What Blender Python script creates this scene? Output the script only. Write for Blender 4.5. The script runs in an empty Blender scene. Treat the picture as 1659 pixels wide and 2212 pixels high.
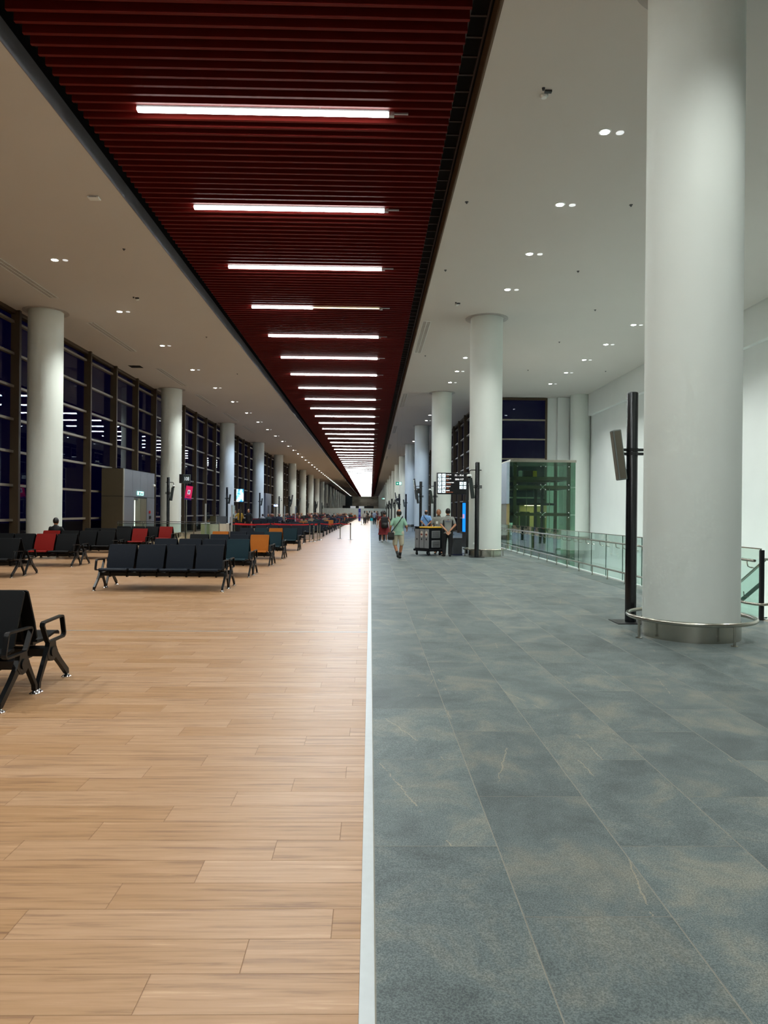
import bpy, bmesh, math, random
from mathutils import Vector, Matrix, Euler

scene = bpy.context.scene
C = scene.collection
PI = math.pi
random.seed(7)

# ------------------------------------------------------------------ camera, world, exposure
F_PX, EYE = 1525.0, 1.633
cam_data = bpy.data.cameras.new('camera')
cam_data.sensor_fit = 'VERTICAL'
cam_data.sensor_height = 36.0
cam_data.lens = F_PX / 2212.0 * 36.0
cam_data.clip_start = 0.05
cam_data.clip_end = 900
cam = bpy.data.objects.new('camera', cam_data)
C.objects.link(cam)
# corridor axes expressed in camera axes (right, up, forward): a slight yaw to the right and a slight roll
AX = Vector((0.999767732, -0.00949807919, 0.0193459975))
AY = Vector((-0.0193406398, 0.00065561491, 0.999812737))
AZ = Vector((0.00950898408, 0.999954677, -0.000471763703))
rot = Matrix(((AX[0], AX[1], -AX[2]), (AY[0], AY[1], -AY[2]), (AZ[0], AZ[1], -AZ[2])))
cam.matrix_world = Matrix.Translation((0, 0, EYE)) @ rot.to_4x4()
scene.camera = cam

world = bpy.data.worlds.new('night_sky')
scene.world = world
world.use_nodes = True
bgn = world.node_tree.nodes['Background']
bgn.inputs[0].default_value = (0.012, 0.007, 0.16, 1)
bgn.inputs[1].default_value = 0.022

vs = scene.view_settings
vs.view_transform = 'Standard'
vs.look = 'None'
vs.exposure = 1.36
vs.gamma = 1.0
vs.use_curve_mapping = False
try:
    scene.cycles.transparent_max_bounces = 12
    scene.cycles.max_bounces = 4
    scene.cycles.diffuse_bounces = 2
    scene.cycles.glossy_bounces = 2
    scene.cycles.sample_clamp_indirect = 4.0
    scene.cycles.use_adaptive_sampling = True
    scene.cycles.adaptive_threshold = 0.05
    scene.cycles.adaptive_min_samples = 16
except Exception:
    pass
TUBE_STRENGTH = 9.0       # linear ceiling lights: glow of the diffuser
TUBE_WATTS = 50.0         # and the light each one throws down
SPOT_WATTS = 260.0        # recessed downlights

# ------------------------------------------------------------------ helpers
def srgb(h):
    h = h.lstrip('#')
    v = [int(h[i:i+2], 16) / 255 for i in (0, 2, 4)]
    return tuple((x / 12.92 if x <= 0.04045 else ((x + 0.055) / 1.055) ** 2.4) for x in v)

class MB:
    def __init__(s):
        s.v, s.f, s.m = [], [], []
    def face(s, idx, mi=0):
        s.f.append(tuple(idx)); s.m.append(mi)
    def add(s, verts, faces, mi=0):
        b = len(s.v)
        s.v += [tuple(v) for v in verts]
        for f in faces:
            s.face([b + i for i in f], mi)
    def box(s, x0, x1, y0, y1, z0, z1, mi=0, M=None, bev=0.0):
        if bev > 0:
            b = bev
            vs_ = []
            for z in (z0, z0 + b, z1 - b, z1):
                e = b if z in (z0, z1) else 0
                vs_ += [(x0 + e, y0 + e, z), (x1 - e, y0 + e, z), (x1 - e, y1 - e, z), (x0 + e, y1 - e, z)]
            fs = [(3, 2, 1, 0), (12, 13, 14, 15)]
            for k in range(3):
                for i in range(4):
                    j = (i + 1) % 4
                    fs.append((4*k + i, 4*k + j, 4*k + 4 + j, 4*k + 4 + i))
        else:
            vs_ = [(x0, y0, z0), (x1, y0, z0), (x1, y1, z0), (x0, y1, z0), (x0, y0, z1), (x1, y0, z1), (x1, y1, z1), (x0, y1, z1)]
            fs = [(3, 2, 1, 0), (4, 5, 6, 7), (0, 1, 5, 4), (1, 2, 6, 5), (2, 3, 7, 6), (3, 0, 4, 7)]
        if M is not None:
            vs_ = [M @ Vector(v) for v in vs_]
        s.add(vs_, fs, mi)
        return s
    def ring(s, c, u, w, r, n, ry=None):
        ry = r if ry is None else ry
        return [Vector(c) + Vector(u) * (r * math.cos(2*PI*i/n)) + Vector(w) * (ry * math.sin(2*PI*i/n)) for i in range(n)]
    def loft(s, rings, caps=True, mi=0, closed=False):
        n = len(rings[0]); vs_ = [v for r in rings for v in r]; fs = []
        R = len(rings)
        for k in range(R if closed else R - 1):
            k2 = (k + 1) % R
            for i in range(n):
                j = (i + 1) % n
                fs.append((k*n + i, k*n + j, k2*n + j, k2*n + i))
        if caps and not closed:
            fs.append(tuple(range(n - 1, -1, -1))); fs.append(tuple((R-1)*n + i for i in range(n)))
        s.add(vs_, fs, mi)
        return s
    @staticmethod
    def frame(d, hint=None):
        d = Vector(d).normalized()
        h = Vector(hint) if hint is not None else (Vector((0, 0, 1)) if abs(d.z) < 0.9 else Vector((1, 0, 0)))
        u = h.cross(d).normalized(); w = d.cross(u).normalized()
        return u, w
    def cyl(s, p0, p1, r0, r1=None, n=12, caps=True, mi=0, hint=None, ry=1.0):
        p0, p1 = Vector(p0), Vector(p1); r1 = r0 if r1 is None else r1
        u, w = s.frame(p1 - p0, hint)
        s.loft([s.ring(p0, u, w, r0, n, r0 * ry), s.ring(p1, u, w, r1, n, r1 * ry)], caps, mi)
        return s
    def capsule(s, p0, r0, p1, r1, n=12, hint=None, ry=1.0, mi=0):
        p0, p1 = Vector(p0), Vector(p1); d = (p1 - p0)
        if d.length < 1e-6: d = Vector((0, 0, 1e-4))
        dn = d.normalized(); u, w = s.frame(dn, hint); rings = []
        for a in (85, 60, 30, 0):
            a = math.radians(a); rings.append(s.ring(p0 - dn * r0 * math.sin(a), u, w, r0 * math.cos(a), n, r0 * ry * math.cos(a)))
        for a in (0, 30, 60, 85):
            a = math.radians(a); rings.append(s.ring(p1 + dn * r1 * math.sin(a), u, w, r1 * math.cos(a), n, r1 * ry * math.cos(a)))
        s.loft(rings, True, mi)
        return s
    def ellipsoid(s, c, rx, ry, rz, n=16, k=10, mi=0, z0=-1.0, M=None, z1=1.0):
        rings = []
        for i in range(k + 1):
            a0 = math.asin(max(-0.998, z0)); a = a0 + (math.asin(min(0.998, z1)) - a0) * i / k
            rr = math.cos(a)
            ring = [Vector((rx * rr * math.cos(2*PI*j/n), ry * rr * math.sin(2*PI*j/n), rz * math.sin(a))) for j in range(n)]
            if M is not None: ring = [M @ v for v in ring]
            rings.append([v + Vector(c) for v in ring])
        s.loft(rings, True, mi)
        return s
    def tube(s, path, r, n=8, closed=False, mi=0, caps=True):
        path = [Vector(p) for p in path]; m = len(path); rings = []; prev = None
        for i, p in enumerate(path):
            a = path[(i - 1) % m] if (closed or i > 0) else p
            b = path[(i + 1) % m] if (closed or i < m - 1) else p
            d = (b - a).normalized()
            if prev is None:
                u, w = s.frame(d)
            else:
                u = (prev - d * prev.dot(d)).normalized(); w = d.cross(u).normalized()
            prev = u
            rings.append(s.ring(p, u, w, r, n))
        s.loft(rings, caps, mi, closed)
        return s
    def lathe(s, prof, c=(0, 0, 0), n=24, mi=0):
        rings = [[Vector((c[0] + r * math.cos(2*PI*i/n), c[1] + r * math.sin(2*PI*i/n), c[2] + z)) for i in range(n)] for r, z in prof]
        s.loft(rings, True, mi)
        return s
    def prism(s, poly, a0, a1, axis='x', mi=0):
        # poly: 2D points in the plane normal to the axis, extruded a0..a1 along it
        def P(a, q):
            return {'x': (a, q[0], q[1]), 'y': (q[0], a, q[1]), 'z': (q[0], q[1], a)}[axis]
        n = len(poly)
        vs_ = [P(a0, q) for q in poly] + [P(a1, q) for q in poly]
        fs = [tuple(range(n - 1, -1, -1)), tuple(range(n, 2*n))] + [(i, (i+1) % n, n + (i+1) % n, n + i) for i in range(n)]
        s.add(vs_, fs, mi)
        return s
    def merge(s, o, M=None, mi=None):
        b = len(s.v)
        s.v += [tuple(M @ Vector(v)) if M is not None else v for v in o.v]
        for f, m in zip(o.f, o.m):
            s.face([b + i for i in f], m if mi is None else mi)
        return s
    def mesh(s, name, mats, smooth=None):
        me = bpy.data.meshes.new(name)
        me.from_pydata(s.v, [], s.f)
        if not isinstance(mats, (list, tuple)): mats = [mats]
        for m in mats: me.materials.append(m)
        if any(s.m): me.polygons.foreach_set('material_index', s.m)
        bm = bmesh.new(); bm.from_mesh(me); bmesh.ops.recalc_face_normals(bm, faces=bm.faces); bm.to_mesh(me); bm.free()
        if smooth:
            me.shade_smooth(); me.set_sharp_from_angle(angle=math.radians(smooth))
        me.update()
        return me
    def build(s, name, mats, parent=None, loc=(0, 0, 0), smooth=None, rotz=0):
        return obj(name, s.mesh(name, mats, smooth), parent, loc, rotz)

def obj(name, me, parent=None, loc=(0, 0, 0), rotz=0):
    o = bpy.data.objects.new(name, me); C.objects.link(o)
    o.location = loc; o.rotation_euler = (0, 0, rotz)
    if parent is not None: o.parent = parent
    return o
def tag(o, label, cat, group=None):
    o['label'] = label; o['category'] = cat
    if group: o['group'] = group
    elif 'group' in o: del o['group']
    return o
def thing(name, label, cat, loc=(0, 0, 0), rotz=0, group=None):
    o = bpy.data.objects.new(name, None); C.objects.link(o); o.empty_display_size = 0.1
    o.location = loc; o.rotation_euler = (0, 0, rotz)
    return tag(o, label, cat, group)
def struct(name, mesh=None, label=None):
    o = bpy.data.objects.new(name, mesh); C.objects.link(o); o['kind'] = 'structure'
    if label: o['label'] = label
    return o
def dup(root, loc=None, rotz=None, label=None, group=None):
    r = root.copy(); C.objects.link(r)
    if loc is not None: r.location = loc
    if rotz is not None: r.rotation_euler = (0, 0, rotz)
    if label: r['label'] = label
    if group: r['group'] = group
    for ch in root.children:
        c = ch.copy(); C.objects.link(c); c.parent = r
        for g in ch.children:
            d = g.copy(); C.objects.link(d); d.parent = c
    return r
ORD = ['nearest', 'second', 'third', 'fourth', 'fifth', 'sixth', 'seventh', 'eighth', 'ninth', 'tenth', 'eleventh', 'twelfth',
       'thirteenth', 'fourteenth', 'fifteenth', 'sixteenth', 'seventeenth', 'eighteenth', 'nineteenth', 'twentieth']

# ------------------------------------------------------------------ materials
def new_mat(name):
    m = bpy.data.materials.new(name); m.use_nodes = True
    nt = m.node_tree; b = nt.nodes['Principled BSDF']
    return m, nt, b
def N(nt, t, **kw):
    n = nt.nodes.new(t)
    for k, v in kw.items(): setattr(n, k, v)
    return n
def math_n(nt, op, a, b=None, c=None):
    n = N(nt, 'ShaderNodeMath', operation=op)
    for i, x in enumerate((a, b, c)):
        if x is None: continue
        if hasattr(x, 'is_output'): nt.links.new(x, n.inputs[i])
        else: n.inputs[i].default_value = x
    return n.outputs[0]
def mixc(nt, fac, a, b, blend='MIX'):
    n = N(nt, 'ShaderNodeMix', data_type='RGBA', blend_type=blend)
    for s, x in ((n.inputs[0], fac), (n.inputs[6], a), (n.inputs[7], b)):
        if hasattr(x, 'is_output'): nt.links.new(x, s)
        elif isinstance(x, (int, float)): s.default_value = x
        else: s.default_value = (x[0], x[1], x[2], 1)
    return n.outputs[2]
def paint(name, col, rough=0.5, metal=0.0, var=0.12, scale=6.0, bump=0.0, spec=0.5, coat=0.0):
    m, nt, b = new_mat(name)
    col = srgb(col) if isinstance(col, str) else col
    tc = N(nt, 'ShaderNodeTexCoord'); no = N(nt, 'ShaderNodeTexNoise')
    no.inputs['Scale'].default_value = scale; no.inputs['Detail'].default_value = 1.5
    nt.links.new(tc.outputs['Object'], no.inputs['Vector'])
    lo = tuple(c * (1 - var) for c in col); hi = tuple(min(1, c * (1 + var)) for c in col)
    nt.links.new(mixc(nt, no.outputs['Fac'], lo, hi), b.inputs['Base Color'])
    b.inputs['Roughness'].default_value = rough; b.inputs['Metallic'].default_value = metal
    b.inputs['Specular IOR Level'].default_value = spec
    b.inputs['Coat Weight'].default_value = coat
    if bump > 0:
        bn = N(nt, 'ShaderNodeBump'); bn.inputs['Strength'].default_value = bump; bn.inputs['Distance'].default_value = 0.01
        n2 = N(nt, 'ShaderNodeTexNoise'); n2.inputs['Scale'].default_value = scale * 8
        nt.links.new(tc.outputs['Object'], n2.inputs['Vector']); nt.links.new(n2.outputs['Fac'], bn.inputs['Height'])
        nt.links.new(bn.outputs[0], b.inputs['Normal'])
    return m
def glow(name, col, strength):
    m, nt, b = new_mat(name)
    col = srgb(col) if isinstance(col, str) else col
    b.inputs['Base Color'].default_value = (*col, 1)
    b.inputs['Emission Color'].default_value = (*col, 1); b.inputs['Emission Strength'].default_value = strength
    b.inputs['Roughness'].default_value = 0.4
    if strength < 40: m.cycles.emission_sampling = 'NONE'      # small glowing faces; the lamps carry their own light objects
    return m
def glass(name, tint, ior=1.5, rough=0.0, gain=1.0):
    m = bpy.data.materials.new(name); m.use_nodes = True
    nt = m.node_tree; nt.nodes.clear()
    out = N(nt, 'ShaderNodeOutputMaterial'); mx = N(nt, 'ShaderNodeMixShader')
    tr = N(nt, 'ShaderNodeBsdfTransparent'); gl = N(nt, 'ShaderNodeBsdfGlossy'); fr = N(nt, 'ShaderNodeLayerWeight'); fr.inputs[0].default_value = 0.5
    tr.inputs[0].default_value = (*(srgb(tint) if isinstance(tint, str) else tint), 1)
    gl.inputs['Roughness'].default_value = rough; gl.inputs[0].default_value = (0.9, 0.95, 0.95, 1)
    f0 = ((ior - 1) / (ior + 1)) ** 2      # Schlick reflectance, the same from both sides of the pane
    sch = math_n(nt, 'MULTIPLY_ADD', math_n(nt, 'POWER', fr.outputs['Facing'], 5.0), 1 - f0, f0)
    nt.links.new(math_n(nt, 'MULTIPLY', sch, gain), mx.inputs[0])
    nt.links.new(tr.outputs[0], mx.inputs[1]); nt.links.new(gl.outputs[0], mx.inputs[2]); nt.links.new(mx.outputs[0], out.inputs[0])
    return m

def cells(nt, x, y, w, l, stagger_axis_rows=True):
    pass

PL_W, PL_L, PL_Y0, PL_X0, PL_SH = 0.2025, 1.24, 2.293, -0.756, 0.31   # plank width, length, first row edge, joint, shift per row
TL_W, TL_L, TL_X0, TL_Y0 = 0.604, 1.2077, 0.032, 3.444

def wood_mat():
    m, nt, b = new_mat('wood_floor')
    g = N(nt, 'ShaderNodeNewGeometry'); sp = N(nt, 'ShaderNodeSeparateXYZ'); nt.links.new(g.outputs['Position'], sp.inputs[0])
    X, Y = sp.outputs[0], sp.outputs[1]
    row = math_n(nt, 'FLOOR', math_n(nt, 'DIVIDE', math_n(nt, 'SUBTRACT', Y, PL_Y0), PL_W))
    xs = math_n(nt, 'DIVIDE', math_n(nt, 'SUBTRACT', math_n(nt, 'SUBTRACT', X, PL_X0), math_n(nt, 'MULTIPLY', row, PL_SH)), PL_L)
    col = math_n(nt, 'FLOOR', xs)
    cv = N(nt, 'ShaderNodeCombineXYZ'); nt.links.new(row, cv.inputs[0]); nt.links.new(col, cv.inputs[1])
    wn = N(nt, 'ShaderNodeTexWhiteNoise', noise_dimensions='2D'); nt.links.new(cv.outputs[0], wn.inputs['Vector'])
    gv = N(nt, 'ShaderNodeCombineXYZ')
    nt.links.new(math_n(nt, 'MULTIPLY', X, 1.6), gv.inputs[0]); nt.links.new(math_n(nt, 'MULTIPLY', Y, 34.0), gv.inputs[1])
    nt.links.new(math_n(nt, 'MULTIPLY', wn.outputs['Value'], 40.0), gv.inputs[2])
    n1 = N(nt, 'ShaderNodeTexNoise'); n1.inputs['Scale'].default_value = 1.0; n1.inputs['Detail'].default_value = 6; n1.inputs['Roughness'].default_value = 0.62
    n1.inputs['Distortion'].default_value = 0.4
    nt.links.new(gv.outputs[0], n1.inputs['Vector'])
    gv2 = N(nt, 'ShaderNodeCombineXYZ')
    nt.links.new(math_n(nt, 'MULTIPLY', X, 5.0), gv2.inputs[0]); nt.links.new(math_n(nt, 'MULTIPLY', Y, 120.0), gv2.inputs[1])
    n2 = N(nt, 'ShaderNodeTexNoise'); n2.inputs['Scale'].default_value = 1.0; n2.inputs['Detail'].default_value = 3
    nt.links.new(gv2.outputs[0], n2.inputs['Vector'])
    r1 = N(nt, 'ShaderNodeValToRGB'); nt.links.new(n1.outputs['Fac'], r1.inputs[0])
    e = r1.color_ramp.elements
    e[0].position = 0.32; e[0].color = (*srgb('#8a5f3c'), 1); e[1].position = 0.70; e[1].color = (*srgb('#cfa272'), 1)
    k = e.new(0.47); k.color = (*srgb('#b48653'), 1); k = e.new(0.62); k.color = (*srgb('#bf9062'), 1)
    c1 = mixc(nt, math_n(nt, 'MULTIPLY', n2.outputs['Fac'], 0.50), r1.outputs[0], srgb('#9c6f49'))
    hs = N(nt, 'ShaderNodeHueSaturation'); nt.links.new(c1, hs.inputs['Color'])
    nt.links.new(math_n(nt, 'ADD', math_n(nt, 'MULTIPLY', wn.outputs['Value'], 0.15), 0.93), hs.inputs['Value'])
    nt.links.new(math_n(nt, 'ADD', math_n(nt, 'MULTIPLY', wn.outputs['Value'], -0.10), 0.93), hs.inputs['Saturation'])
    # joint lines on the slab beyond the single planks
    fy = math_n(nt, 'FRACT', math_n(nt, 'DIVIDE', math_n(nt, 'SUBTRACT', Y, PL_Y0), PL_W)); fx = math_n(nt, 'FRACT', xs)
    ln = math_n(nt, 'MAXIMUM', math_n(nt, 'LESS_THAN', fy, 0.02), math_n(nt, 'LESS_THAN', fx, 0.003))
    nt.links.new(mixc(nt, math_n(nt, 'MULTIPLY', ln, 0.22), hs.outputs[0], srgb('#5e4129')), b.inputs['Base Color'])
    b.inputs['Roughness'].default_value = 0.36
    nt.links.new(math_n(nt, 'ADD', math_n(nt, 'MULTIPLY', n2.outputs['Fac'], 0.14), 0.31), b.inputs['Roughness'])
    b.inputs['Specular IOR Level'].default_value = 0.33
    bn = N(nt, 'ShaderNodeBump'); bn.inputs['Strength'].default_value = 0.10; bn.inputs['Distance'].default_value = 0.002
    nt.links.new(n2.outputs['Fac'], bn.inputs['Height']); nt.links.new(bn.outputs[0], b.inputs['Normal'])
    return m

def tile_mat():
    m, nt, b = new_mat('slate_tile')
    g = N(nt, 'ShaderNodeNewGeometry'); sp = N(nt, 'ShaderNodeSeparateXYZ'); nt.links.new(g.outputs['Position'], sp.inputs[0])
    X, Y = sp.outputs[0], sp.outputs[1]
    xs = math_n(nt, 'DIVIDE', math_n(nt, 'SUBTRACT', X, TL_X0), TL_W); col = math_n(nt, 'FLOOR', xs)
    par = math_n(nt, 'ABSOLUTE', math_n(nt, 'MODULO', col, 2.0))
    ys = math_n(nt, 'SUBTRACT', math_n(nt, 'DIVIDE', math_n(nt, 'SUBTRACT', Y, TL_Y0), TL_L), math_n(nt, 'MULTIPLY', par, 0.5))
    row = math_n(nt, 'FLOOR', ys)
    cv = N(nt, 'ShaderNodeCombineXYZ'); nt.links.new(row, cv.inputs[0]); nt.links.new(col, cv.inputs[1])
    wn = N(nt, 'ShaderNodeTexWhiteNoise', noise_dimensions='2D'); nt.links.new(cv.outputs[0], wn.inputs['Vector'])
    off = N(nt, 'ShaderNodeVectorMath', operation='SCALE'); nt.links.new(wn.outputs['Color'], off.inputs[0]); off.inputs['Scale'].default_value = 30
    pv = N(nt, 'ShaderNodeVectorMath', operation='ADD'); nt.links.new(g.outputs['Position'], pv.inputs[0]); nt.links.new(off.outputs[0], pv.inputs[1])
    def noise(sc, det, rough=0.6, dist=0.0):
        n = N(nt, 'ShaderNodeTexNoise'); n.inputs['Scale'].default_value = sc; n.inputs['Detail'].default_value = det
        n.inputs['Roughness'].default_value = rough; n.inputs['Distortion'].default_value = dist
        nt.links.new(pv.outputs[0], n.inputs['Vector']); return n.outputs['Fac']
    big, mid, fine = noise(1.7, 6, 0.68, 0.5), noise(9, 8, 0.75), noise(150, 3, 0.7)
    ra = N(nt, 'ShaderNodeValToRGB'); nt.links.new(big, ra.inputs[0]); e = ra.color_ramp.elements
    e[0].position = 0.36; e[0].color = (*srgb('#566163'), 1); e[1].position = 0.66; e[1].color = (*srgb('#a39f92'), 1)
    k = e.new(0.50); k.color = (*srgb('#778384'), 1)
    c1 = mixc(nt, 0.45, ra.outputs[0], mixc(nt, mid, srgb('#545d5f'), srgb('#9ca5a3')))
    fr = N(nt, 'ShaderNodeMapRange'); nt.links.new(fine, fr.inputs[0]); fr.inputs[1].default_value = 0.40; fr.inputs[2].default_value = 0.62
    c2 = mixc(nt, 0.9, c1, mixc(nt, fr.outputs[0], srgb('#3b3f41'), srgb('#a9aaa5')), 'SOFT_LIGHT')
    # pale veins: thin bands where a warped noise crosses its middle, only in part of each tile
    sc = N(nt, 'ShaderNodeSeparateColor'); nt.links.new(wn.outputs['Color'], sc.inputs[0])
    slope = math_n(nt, 'MULTIPLY_ADD', sc.outputs[0], 1.6, -0.8)
    lv = math_n(nt, 'ADD', math_n(nt, 'SUBTRACT', math_n(nt, 'FRACT', xs), sc.outputs[1]), math_n(nt, 'MULTIPLY', math_n(nt, 'FRACT', ys), slope))
    d = math_n(nt, 'ABSOLUTE', math_n(nt, 'ADD', lv, math_n(nt, 'MULTIPLY_ADD', mid, 0.12, -0.06)))
    vein = math_n(nt, 'MULTIPLY', math_n(nt, 'LESS_THAN', d, 0.006), math_n(nt, 'MULTIPLY', math_n(nt, 'GREATER_THAN', big, 0.52), math_n(nt, 'GREATER_THAN', sc.outputs[2], 0.5)))
    c3 = mixc(nt, math_n(nt, 'MULTIPLY', vein, 0.45), c2, srgb('#b3a488'))
    hs = N(nt, 'ShaderNodeHueSaturation'); nt.links.new(c3, hs.inputs['Color'])
    nt.links.new(math_n(nt, 'ADD', math_n(nt, 'MULTIPLY', wn.outputs['Value'], 0.22), 0.88), hs.inputs['Value'])
    fy = math_n(nt, 'FRACT', ys); fx = math_n(nt, 'FRACT', xs)
    ln = math_n(nt, 'MAXIMUM', math_n(nt, 'LESS_THAN', fy, 0.004), math_n(nt, 'LESS_THAN', fx, 0.008))
    nt.links.new(mixc(nt, math_n(nt, 'MULTIPLY', ln, 0.5), hs.outputs[0], srgb('#8e887b')), b.inputs['Base Color'])
    nt.links.new(math_n(nt, 'ADD', math_n(nt, 'MULTIPLY', mid, 0.18), 0.40), b.inputs['Roughness'])
    b.inputs['Specular IOR Level'].default_value = 0.35
    bn = N(nt, 'ShaderNodeBump'); bn.inputs['Strength'].default_value = 0.22; bn.inputs['Distance'].default_value = 0.003
    hh = math_n(nt, 'ADD', math_n(nt, 'MULTIPLY', fine, 0.4), mid); nt.links.new(hh, bn.inputs['Height']); nt.links.new(bn.outputs[0], b.inputs['Normal'])
    return m

M_WOOD, M_TILE = wood_mat(), tile_mat()
M_JOINT = paint('wood_joint', '#7d5a3c', 0.8)
M_GROUT = paint('tile_grout', '#a09a8a', 0.8)
M_ALU = paint('brushed_aluminium', '#b9bdbd', 0.38, 0.6, 0.06, 20)
M_STEEL = paint('stainless_steel', '#b8b4a8', 0.24, 1.0, 0.06, 12)
M_CHROME = paint('chrome', '#e2e2e2', 0.12, 1.0, 0.03)
M_WHITE = paint('white_plaster', '#e4e9e6', 0.75, 0, 0.03, 1.2, 0.05)
M_CEIL = paint('ceiling_plaster', '#cbc8c2', 0.85, 0, 0.02, 0.6)
M_COLUMN = paint('column_plaster', '#dde4dd', 0.7, 0, 0.03, 1.5, 0.05)
M_SLAT = paint('mahogany_slat', '#5e100a', 0.6, 0, 0.15, 3, 0, 0.15)
M_VOID = paint('black_ceiling_void', '#0c0a0a', 0.9)
M_FASCIA = paint('grey_fascia', '#8d8c92', 0.45, 0.3, 0.15, 2)
M_FASCIA_B = paint('brown_fascia', '#5d4a34', 0.6, 0, 0.1, 2)
M_MULL = paint('bronze_mullion', '#4a3d2b', 0.5, 0.2, 0.1, 3)
M_TRANS = paint('grey_transom', '#8b8578', 0.45, 0.4, 0.08, 3)
M_WINGLASS = glass('window_glass', (0.75, 0.78, 0.86), 1.5, 0.0, 0.55)
M_RAILGLASS = glass('balustrade_glass', (0.86, 0.94, 0.91), 1.5)
M_GREENGLASS = glass('lift_glass', (0.66, 0.80, 0.72), 1.5)
M_GEDGE = paint('green_glass_edge', '#1e4a3c', 0.2, 0, 0.1)
M_BLACK = paint('black_powder_coat', '#101114', 0.42, 0.0, 0.1, 10)
M_POLE = paint('black_lacquer', '#0a0d12', 0.22, 0.0, 0.1, 10, 0, 0.6)
M_TUBE = glow('led_diffuser', (0.93, 1.0, 0.985), TUBE_STRENGTH)
M_LAMP = glow('downlight_lens', (1.0, 1.0, 0.96), 20.0)
M_LAMPDIM = glow('dim_ceiling_disc', (0.95, 0.98, 1.0), 0.22)
M_GREYP = paint('grey_plastic', '#9a9c9c', 0.5)
M_DGREY = paint('dark_grey_plastic', '#33363a', 0.5)
# ------------------------------------------------------------------ the hall: sizes in metres, Y runs down the concourse
ZC = 8.95                       # white ceiling
Y0, Y1 = -26.0, 346.0           # hall ends
XL, XRA, XRF = -13.35, 13.5, 7.3   # left facade, atrium side wall, right facade beyond the atrium
OPL, OPR = -5.87, 1.84          # slatted opening in the ceiling
S = 16.66                       # column spacing
VX, VY0, VY1 = 6.1, 10.9, 44.3  # atrium void edge
PLANK_END = PL_Y0 + PL_W * 56
TILE_END = 38.0
def fx_left(y): return -0.58 * y - 0.5
def fx_right(y): return 0.60 * y + 0.5

# floor: wood
mb = MB()
mb.box(XL, -0.022, Y0, PLANK_END, -0.25, -0.0010, 0)
mb.box(XL, -0.022, PLANK_END, Y1, -0.25, 0.0, 1)
floor_w = struct('floor', mb.mesh('floor', [M_JOINT, M_WOOD]), 'warm brown wood plank floor of the seating area')
def plank_mesh(w, l):
    m = MB(); g, b = 0.0006, 0.0009
    x0, x1, y0, y1 = -l/2 + g, l/2 - g, -w/2 + g, w/2 - g
    vs_ = [(x0, y0, -0.008), (x1, y0, -0.008), (x1, y1, -0.008), (x0, y1, -0.008), (x0, y0, -b), (x1, y0, -b), (x1, y1, -b), (x0, y1, -b),
           (x0+b, y0+b, 0), (x1-b, y0+b, 0), (x1-b, y1-b, 0), (x0+b, y1-b, 0)]
    fs = [(0, 1, 5, 4), (1, 2, 6, 5), (2, 3, 7, 6), (3, 0, 4, 7), (4, 5, 9, 8), (5, 6, 10, 9), (6, 7, 11, 10), (7, 4, 8, 11), (8, 9, 10, 11)]
    m.add(vs_, fs)
    return m
plank_cache = {}
n_plank = 0
rest = MB()
for r in range(-130, 56):
    yc = PL_Y0 + (r + 0.5) * PL_W
    if yc < Y0 + 0.2: continue
    j0 = PL_X0 + r * PL_SH
    k = math.floor((XL - j0) / PL_L)
    while j0 + k * PL_L < -0.022:
        a, b_ = max(XL, j0 + k * PL_L), min(-0.022, j0 + (k + 1) * PL_L); k += 1
        if b_ - a < 0.02: continue
        vis = yc > 2.0 and b_ > fx_left(yc)
        if not vis:
            rest.merge(plank_mesh(PL_W, b_ - a), Matrix.Translation(((a + b_) / 2, yc, 0))); continue
        key = round(b_ - a, 4)
        if key not in plank_cache: plank_cache[key] = plank_mesh(PL_W, key).mesh('plank', M_WOOD)
        obj('plank', plank_cache[key], floor_w, ((a + b_) / 2, yc, 0)); n_plank += 1
rp = rest.build('plank_field', M_WOOD, floor_w); rp['kind'] = 'stuff'

# floor: slate tiles, with the atrium void cut out at the right
mb = MB()
mb.box(0.030, XRA, Y0, VY0, -0.3, -0.0012, 0)
mb.box(0.030, VX, VY0, TILE_END, -0.3, -0.0012, 0)
mb.box(0.030, VX, TILE_END, VY1, -0.3, 0.0, 1)
mb.box(0.030, XRA, VY1, 46.0, -0.3, 0.0, 1)
mb.box(0.030, XRF, 46.0, Y1, -0.3, 0.0, 1)
floor_t = struct('floor_tiles', mb.mesh('floor_tiles', [M_GROUT, M_TILE]), 'grey slate tile floor of the walkway')
tile_cache = {}
rest = MB(); n_tile = 0
def tile_mesh(w, l):
    m = MB(); g, b = 0.0009, 0.0010
    x0, x1, y0, y1 = -w/2 + g, w/2 - g, -l/2 + g*0.7, l/2 - g*0.7
    vs_ = [(x0, y0, -0.008), (x1, y0, -0.008), (x1, y1, -0.008), (x0, y1, -0.008), (x0, y0, -b), (x1, y0, -b), (x1, y1, -b), (x0, y1, -b),
           (x0+b, y0+b, 0), (x1-b, y0+b, 0), (x1-b, y1-b, 0), (x0+b, y1-b, 0)]
    fs = [(0, 1, 5, 4), (1, 2, 6, 5), (2, 3, 7, 6), (3, 0, 4, 7), (4, 5, 9, 8), (5, 6, 10, 9), (6, 7, 11, 10), (7, 4, 8, 11), (8, 9, 10, 11)]
    m.add(vs_, fs)
    return m
ncol = int((XRA - TL_X0) / TL_W) + 1
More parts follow.
